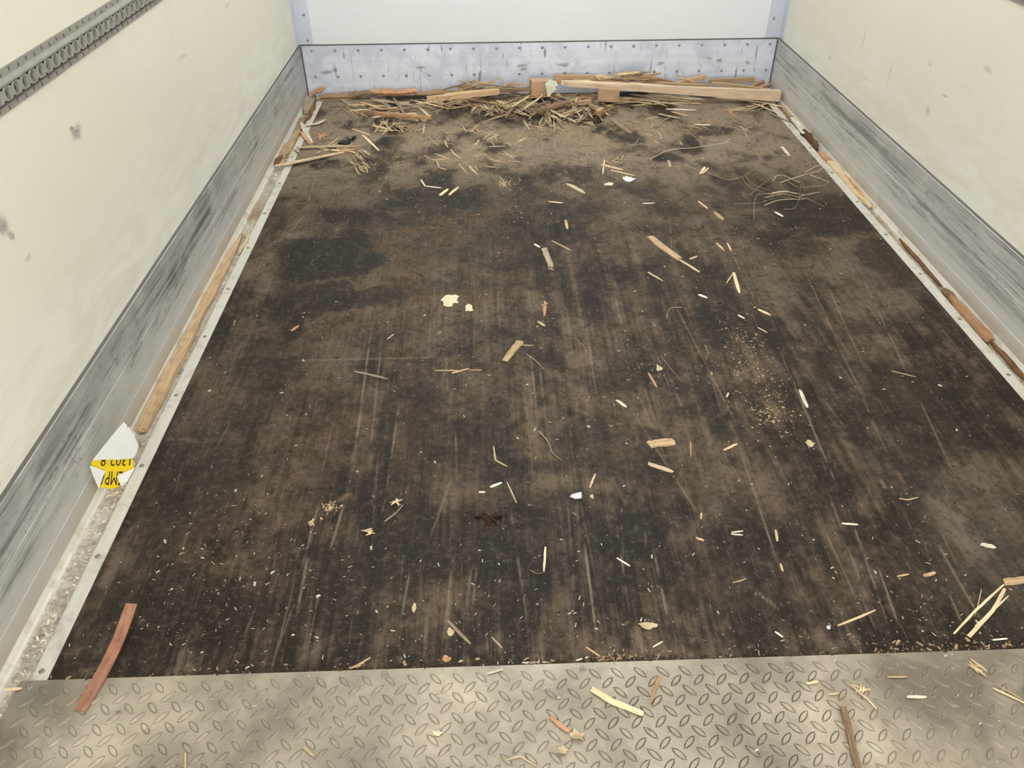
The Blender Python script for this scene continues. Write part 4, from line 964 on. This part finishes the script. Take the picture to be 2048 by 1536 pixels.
# ---- leaves, flakes, scraps
chip(900, 600, 32, 24, 'flake', 'larger cream crusty flake left of centre', 'flake', 'paper_flake', lift=.002, seed=1)
chip(938, 617, 16, 13, 'flake', 'smaller cream crusty flake right of the larger one', 'flake', 'paper_flake', lift=.002, seed=2)
chip(1151, 377, 12, 26, 'leaf', 'tan dried leaf lying on the far floor', 'leaf', 'dried_leaf', lift=.004, seed=3, rag=.15, rot=.6)
chip(1258, 359, 22, 9, 'paper', 'pinkish white torn scrap below the little nest', 'scrap', 'paper_scrap', lift=.006, seed=4)
chip(1218, 369, 18, 6, 'flake', 'cream scrap left of the pinkish white scrap', 'scrap', 'paper_scrap', lift=.003, seed=5)
chip(1153, 992, 28, 12, 'paper', 'torn white paper scrap on the lower floor', 'scrap', 'paper_scrap', lift=.004, seed=6, n=7)
chip(1184, 994, 8, 7, 'leaf', 'tiny tan scrap right of the torn white paper scrap', 'scrap', 'paper_scrap', lift=.002, seed=7)
chip(1296, 1252, 34, 14, 'leaf', 'torn brown leaf near the tread plate', 'leaf', 'dried_leaf', lift=.008, seed=9)
chip(901, 1264, 14, 14, 'leaf', 'small tan leaf beside the grey-brown pointed stick', 'leaf', 'dried_leaf', lift=.004, seed=10)
chip(828, 1217, 9, 18, 'leaf', 'small upright-lying leaf piece on the lower left floor', 'leaf', 'dried_leaf', lift=.003, seed=11)
chip(893, 1318, 17, 12, 'orange', 'orange-brown bark chip at the tread plate edge', 'bark', 'bark_chip', lift=.004, seed=12)
chip(1153, 1475, 30, 16, 'leaf', 'crumpled yellowish leaf on the tread plate', 'leaf', 'dried_leaf', lift=.010, seed=13)
chip(1124, 1504, 22, 14, 'leaf', 'faded leaf fragment below the crumpled leaf on the plate', 'leaf', 'dried_leaf', lift=.006, seed=14)
chip(876, 1470, 20, 9, 'flake', 'yellow scrap on the middle of the tread plate', 'scrap', 'paper_scrap', lift=.004, seed=15)
chip(1620, 888, 16, 12, 'leaf', 'tan scrap on the right floor below the sawdust trail', 'scrap', 'paper_scrap', lift=.002, seed=16)
chip(1318, 737, 12, 12, 'leaf', 'tan scrap above the reddish sliver', 'scrap', 'paper_scrap', lift=.003, seed=17)
chip(690, 288, 22, 8, 'black', 'black charred chip behind the straight pale stick', 'charcoal', 'charred_chip', t=.010, lift=.002, seed=18)
chip(1118, 191, 10, 7, 'leaf', 'tan fragment under the crumpled foam sheet', 'scrap', 'paper_scrap', lift=.004, seed=19)
# cream leaf at the corner: long curled sliver
bit([(610, 250, .012), (632, 248, .004), (653, 238, .01)], 8, 'flake', 'cream curled leaf by the whitish lath in the left corner', 'leaf', name='dried_leaf', t=.0012, jag=.3, taper=(.7, .1), seed=61)
# white bead
q = fl(1656, 1257); vs, fs = [], []
for a in range(5):
    for b in range(8): ph, th = math.pi*(a+.5)/5, 2*math.pi*b/8; vs.append((.0042*math.sin(ph)*math.cos(th), .0042*math.sin(ph)*math.sin(th), .0036*math.cos(ph)))
for a in range(4):
    for b in range(8): fs.append((a*8+b, a*8+(b+1) % 8, (a+1)*8+(b+1) % 8, (a+1)*8+b))
fs += [tuple(range(8))[::-1], tuple(range(32, 40))]
tag(mesh('bead', vs, fs, 'paper', None, True, (q[0], q[1], .0036)), 'small round white bead on the lower right floor', 'bead')
# black bristly burr
q = fl(703, 281); root = tag(bpy.data.objects.new('burr', None), 'black bristly burr behind the two pale sticks', 'burr'); COL.objects.link(root); root.location = (q[0], q[1], 0)
r = random.Random(8)
for k in range(22):
    a = r.uniform(0, 6.28); e = r.uniform(.1, 1.2); L = r.uniform(.012, .026)
    p = np.array((math.cos(a)*.012, math.sin(a)*.008, .008)); tube('bristle', [p*.2, p+np.array((math.cos(a)*math.cos(e), math.sin(a)*math.cos(e), math.sin(e)))*L*.5, p+np.array((math.cos(a)*math.cos(e), math.sin(a)*math.cos(e)*.8, math.sin(e)*.8))*L], .0018, 'black', root, 4)
# orange star shaped shred
q = fl(643, 273); root = tag(bpy.data.objects.new('bark_shred', None), 'star-shaped orange bark shred near the left corner', 'bark'); COL.objects.link(root); root.location = (q[0], q[1], 0)
for a in (.2, 1.4, 2.6, 3.6, 4.6, 5.5): strip('shred', [(0, 0, .005), (math.cos(a)*.03, math.sin(a)*.04, .002)], .010, .003, 'orange', (.9, .3), .3, 0, int(a*10), root, seg=3)
# dark maroon crumpled leaf
q = fl(978, 1036); root = tag(bpy.data.objects.new('dried_leaf', None), 'dark maroon crumpled leaf with fibres on the lower floor', 'leaf'); COL.objects.link(root); root.location = (q[0], q[1], 0)
for k, (a, L, w) in enumerate(((3.0, .030, .012), (.2, .032, .012), (.5, .024, .010), (2.6, .018, .012), (4.6, .034, .006), (4.9, .028, .005), (4.3, .022, .004), (5.6, .02, .005))):
    strip('leaf_lobe', [(0, 0, .004), (math.cos(a)*L*.5, math.sin(a)*L*.5, .007), (math.cos(a)*L, math.sin(a)*L, .002)], w, .0015, 'maroon', (.8, .3), .6, .9*(-1)**k, k, root)
# yellow shred clumps
for k, (px, py, m, lab) in enumerate(((623, 1047, 'pale', 'small cluster of pale shreds just below the tan dust patch'), (737, 1066, 'pale', 'yellowish shred cluster on the lower left floor'), (793, 1008, 'pale', 'pale shred cluster above the fine curved twig'), (1088, 612, 'orange', 'reddish shred cluster on the orange chip'), (1720, 1384, 'pale', 'pale shred cluster on the right of the tread plate'), (1103, 540, 'greyb', 'dark shred knot at the tip of the grey-brown flat slat'), (1950, 1340, 'pale', 'shred cluster at the right rear of the tread plate'))):
    q = fl(px, py); g = ground(q[0], q[1]); root = tag(bpy.data.objects.new('shred_cluster', None), lab, 'shreds'); COL.objects.link(root); root.location = (q[0], q[1], g)
    r = random.Random(k+90)
    for i in range(6):
        a = r.uniform(0, 6.28); L = r.uniform(.006, .014)*(1.2 if k in (3, 4, 6) else 1); c = np.array((r.uniform(-.006, .006), r.uniform(-.006, .006), 0))
        strip('shred', [c+np.array((-math.cos(a)*L, -math.sin(a)*L, .0015+.001*i)), c+np.array((math.cos(a)*L, math.sin(a)*L, .002+.001*i))], .003, .0016, m, (.5, .3), .3, 0, i, root, seg=3)
# crumpled pale green foam sheet hanging over the orange block
q0 = atz(1103, 175, 4.08); root = tag(bpy.data.objects.new('foam_sheet', None), 'crumpled pale green foam sheet between the orange block and the battens', 'packaging'); COL.objects.link(root); root.location = tuple(q0)
def fold(name, pts, mat='film', th=.003):
    A = [atz(a, b, y)-q0 for a, b, y in pts]; n = len(A); c = np.cross(A[1]-A[0], A[2]-A[0]); c = c/np.linalg.norm(c)*th
    vs = A+[a+c for a in A]; fs = [tuple(range(n)), tuple(range(n, 2*n))[::-1]]+[(i, (i+1) % n, n+(i+1) % n, n+i) for i in range(n)]
    return mesh(name, vs, fs, mat, root)
fold('upper_fold', [(1090, 167, 4.07), (1101, 158, 4.10), (1113, 163, 4.09), (1116, 172, 4.06), (1108, 174, 4.05), (1094, 174, 4.06)])
fold('lower_fold', [(1091, 172, 4.06), (1108, 173, 4.045), (1113, 178, 4.04), (1103, 187, 4.03), (1099, 193, 4.02), (1095, 192, 4.03)])
fold('edge_fold', [(1091, 172, 4.058), (1094, 174, 4.04), (1099, 193, 4.015), (1096, 193, 4.02)], 'flake')

# ---- root tangle on the right
tw = [((1300, 318), (1340, 300), (1390, 295), (1470, 283)), ((1427, 350), (1460, 360), (1500, 345), (1520, 320), (1505, 300)), ((1500, 390), (1520, 372), (1555, 352), (1590, 372), (1605, 375)), ((1545, 362), (1560, 350), (1600, 365)), ((1540, 300), (1555, 335), (1575, 355)),
      ((1508, 440), (1511, 395), (1535, 388), (1600, 400)), ((1530, 410), (1560, 400), (1610, 398)), ((1568, 419), (1592, 413), (1602, 372)), ((1585, 330), (1610, 345), (1645, 355)), ((1560, 365), (1600, 352), (1640, 340), (1650, 325)), ((1605, 375), (1650, 370), (1655, 358)),
      ((1535, 388), (1580, 385), (1612, 390)), ((1600, 392), (1640, 384)), ((1610, 395), (1650, 414)), ((1490, 352), (1510, 370), (1545, 382)), ((1620, 350), (1660, 365)), ((1470, 408), (1520, 405), (1550, 395)), ((1530, 395), (1565, 388), (1600, 395), (1615, 397)), ((1545, 386), (1570, 383), (1595, 388)),
      ((1480, 350), (1500, 375), (1530, 385)), ((1370, 330), (1400, 342), (1440, 352)), ((1610, 345), (1640, 330), (1655, 342))]
for k, pts in enumerate(tw):
    P = [fl(p[0], p[1], .003+.006*((i*7+k*3) % 4)/3) for i, p in enumerate(smooth(pts))]
    tag(tube('root_twig', P, .0011+.0006*(k % 3 == 0)+.0012*(k in (17, 18, 11)), 'flake' if k % 3 == 0 else 'greyb'), 'hair-thin dry root in the tangle by the right floor strip', 'root', 'roots of the tangle')
for k, (pts, lab, rr, m) in enumerate(((((1078.5, 862), (1097, 885), (1105, 905), (1123, 920)), 'thin wavy twig below centre', .0011, 'pale'), (((1363, 614), (1340, 617), (1332.5, 637)), 'thin hooked twig right of the orange chip', .001, 'pale'), (((1150, 676), (1165, 690), (1175, 705)), 'fine curved hair twig right of centre', .0008, 'tan'),
                                     (((1410, 690), (1416, 705), (1412, 720)), 'fine curved twig left of the sawdust trail', .001, 'greyb'), (((1053, 708), (1070, 720), (1088, 738)), 'thin twig right of the tan splintered slat', .0009, 'pale'), (((1060, 1140), (1075, 1147), (1090, 1143)), 'hair twig at the foot of the upright-lying pale stick', .0007, 'greyb'),
                                     (((1322, 712), (1340, 735), (1365, 765)), 'fine twig crossing above the reddish sliver', .0008, 'tan'))):
    tag(tube('twig', [fl(p[0], p[1], .0015) for p in smooth(pts)], rr, m), lab, 'twig')

# ---- folded yellow label leaning from the channel onto the kick plate
A_, B_, C_ = wx(182, 931, -1.214), fl(268, 936, .018), fl(222, 977, .004)
nn = np.cross(B_-A_, C_-A_); nn = nn/np.linalg.norm(nn); nn = nn if (CAM-A_)@nn > 0 else -nn
def onl(px, py, lift=0.):
    r = ray(px, py); return CAM+r*(((A_+nn*lift-CAM)@nn)/(r@nn))
lab0 = onl(225, 930); lb = tag(bpy.data.objects.new('paper_label', None), 'folded yellow and white printed paper label leaning against the left kick plate', 'label'); COL.objects.link(lb); lb.location = tuple(lab0)
cs = .1172
def sheet(name, pts, mat, l0, l1=None, th=.0005):
    A = [onl(170+x*cs, 820+y*cs, l0 if l1 is None else l0+(l1-l0)*f)-lab0 for x, y, f in pts]
    c = sum(A)/len(A); n = len(A); vs = A+[a-nn*th for a in A]+[c, c-nn*th]
    fs = [(i, (i+1) % n, 2*n) for i in range(n)]+[(n+(i+1) % n, n+i, 2*n+1) for i in range(n)]+[(i, n+i, n+(i+1) % n, (i+1) % n) for i in range(n)]
    return mesh(name, vs, fs, mat, lb)
sheet('printed_face', [(105, 915, 0), (150, 850, 0), (480, 830, 0), (810, 800, 0), (840, 985, 0), (740, 1150, 0), (630, 1330, 0), (540, 1318, 0), (460, 1352, 0), (395, 1340, 0), (340, 1320, 0), (235, 1330, 0), (170, 1130, 0)], 'yellow', .0)
sheet('folded_flap', [(128, 862, .1), (300, 640, .5), (480, 420, .8), (658, 205, 1), (718, 262, 1), (722, 300, .9), (752, 290, .9), (840, 440, .8), (915, 610, .6), (880, 730, .4), (850, 790, .2), (800, 828, .1), (560, 848, .1), (330, 845, .1)], 'paper', .002, .010)
sheet('left_corner_fold', [(78, 948, .6), (220, 990, .3), (358, 1048, .1), (310, 1130, .1), (280, 1230, .1), (232, 1335, .5), (150, 1150, .7)], 'paper', .0015, .006)
sheet('right_corner_fold', [(545, 1130, .1), (690, 1055, .3), (850, 985, .6), (820, 1040, .6), (705, 1255, .8), (625, 1335, .5), (590, 1230, .2)], 'paper', .0015, .006)
def word(txt, cx, cy, h, sx=1., sl=0.):
    cu = bpy.data.curves.new('print', 'FONT'); cu.body = txt; cu.size = 1; cu.align_x = 'CENTER'; cu.resolution_u = 2
    tmp = bpy.data.objects.new('print', cu); COL.objects.link(tmp)
    dg = bpy.context.evaluated_depsgraph_get(); me = bpy.data.meshes.new_from_object(tmp.evaluated_get(dg)); bpy.data.objects.remove(tmp)
    px, py = 170+cx*cs, 820+cy*cs; o_ = onl(px, py, .0007); ex = onl(px+1, py, .0007)-o_; ey = onl(px, py+1, .0007)-o_
    me.materials.clear(); me.materials.append(M['ink'])
    for v in me.vertices:
        x, y = -v.co.x*h*sx*cs, (v.co.y-.36)*h*cs          # turned upside down
        p = o_+ex*(x+sl*y)+ey*y-lab0; v.co = Vector(p)
    ob = bpy.data.objects.new('print', me); COL.objects.link(ob); ob.parent = lb
word('1302 8', 545, 872, 255, .78, -.12)
word('EMPA', 440, 1170, 340, .50, -.1)

# ---- uncountable crumbs
def crumbs(name, pts, size, mat, label, cat='crumbs', flat=.35, elong=2.2):
    n = len(pts); pts = np.array(pts, float); L = np.clip(rng.lognormal(math.log(size), .55, n), 0, size*3); W = L/rng.uniform(1.1, elong*1.6, n); T = W*flat
    a = rng.uniform(0, math.pi, n); ca, sa = np.cos(a), np.sin(a)
    cor = np.array([(-1, -.6, 0), (1, -.3, 0), (.7, .6, 0), (-.8, .5, 0), (-.8, -.4, 1), (.8, -.2, 1), (.5, .5, 1), (-.6, .4, 1)])
    V = np.zeros((n, 8, 3)); u = cor[None, :, 0]*L[:, None]/2; v = cor[None, :, 1]*W[:, None]/2
    V[:, :, 0] = pts[:, None, 0]+u*ca[:, None]-v*sa[:, None]; V[:, :, 1] = pts[:, None, 1]+u*sa[:, None]+v*ca[:, None]; V[:, :, 2] = pts[:, None, 2]+cor[None, :, 2]*T[:, None]
    F_ = np.array([(0, 3, 2, 1), (4, 5, 6, 7), (0, 1, 5, 4), (1, 2, 6, 5), (2, 3, 7, 6), (3, 0, 4, 7)])
    fs = (F_[None]+8*np.arange(n)[:, None, None]).reshape(-1, 4)
    o = mesh(name, V.reshape(-1, 3), [tuple(map(int, f)) for f in fs], mat)
    return tag(o, label, cat, kind='stuff')
def clip_pts(x, y):
    out = []
    for a, b in zip(x, y):
        if YN+.002 < b < D-.012 and XL+.004 < a < XR-.004: out.append((a, b, .0))
        elif PY0+.02 < b <= YN-.002 and PX0+.01 < a < PX1-.01: out.append((a, b, PT))
    return out
def cloud(px, py, rx, ry, n):
    c = fl(px, py); return rng.normal(c[0], rx, n), rng.normal(c[1], ry, n)
pts = clip_pts(rng.uniform(-1.13, 1.15, 1500), .86+3.3*rng.random(1500)**1.25)
pts += clip_pts(rng.uniform(-1.1, 1.1, 260), rng.uniform(.45, .85, 260))
for c in ((700, 1180, .22, .12, 170), (430, 1120, .10, .14, 120), (1150, 1280, .35, .05, 110), (1500, 1150, .3, .16, 110), (1900, 1270, .12, .05, 60), (950, 730, .12, .06, 50), (1420, 480, .12, .1, 60), (960, 430, .2, .14, 90), (1080, 630, .03, .1, 40), (1330, 740, .1, .08, 50), (1150, 830, .1, .08, 40), (300, 1250, .12, .10, 60), (1850, 1380, .2, .07, 60)):
    pts += clip_pts(*cloud(*c))
crumbs('wood_crumbs', pts, .0038, 'white', 'tiny pale wood crumbs strewn over the dark floor and the plate', elong=3.6)
pts = []
for c in ((1515, 760, .05, .12, 300), (1545, 830, .035, .045, 170), (1480, 680, .03, .06, 110), (1110, 250, .35, .06, 900), (930, 315, .35, .05, 350), (1340, 250, .3, .06, 350), (730, 330, .12, .05, 200), (1010, 367, .03, .025, 120), (662, 1015, .012, .010, 130)):
    pts += clip_pts(*cloud(*c))
crumbs('sawdust', pts, .0032, 'tan', 'fine sawdust lying in the trail at the right and before the heap', 'sawdust', .4, 3)
pts = [(x, YN+.001+abs(rng.normal(0, .006)), 0.) for x in rng.uniform(XL+.01, XR-.01, 900)]
crumbs('grime_line', pts, .005, 'grime', 'dark brown grime packed along the tread plate edge', 'grime', .35, 1.6)
pts = [(x, YN+.002+abs(rng.normal(0, .010)), .0005) for x in rng.uniform(XL+.01, XR-.01, 170)]+[(x, YN+.002+abs(rng.normal(0, .014)), .0005) for x in rng.normal(fl(1240, 1310)[0], .05, 60)]+[(x, YN+.002+abs(rng.normal(0, .016)), .0005) for x in rng.normal(fl(1900, 1290)[0], .10, 110)]
crumbs('edge_crumbs', pts, .0048, 'tan', 'larger tan crumbs gathered along the tread plate edge', 'crumbs')
pts = [(-rng.uniform(1.181, 1.213), y, -.007) for y in np.concatenate([rng.uniform(.55, 1.4, 420), rng.uniform(1.4, 4.1, 160)])]
crumbs('channel_crumbs', pts, .0042, 'white', 'pale crumbs and dirt lying in the left floor channel', 'crumbs', .5)
pts = [(rng.uniform(1.198, 1.214), y, -.007) for y in rng.uniform(1.0, 4.1, 320)]
crumbs('channel_crumbs', pts, .005, 'tan', 'tan crumbs lying in the right floor channel', 'crumbs', .5)
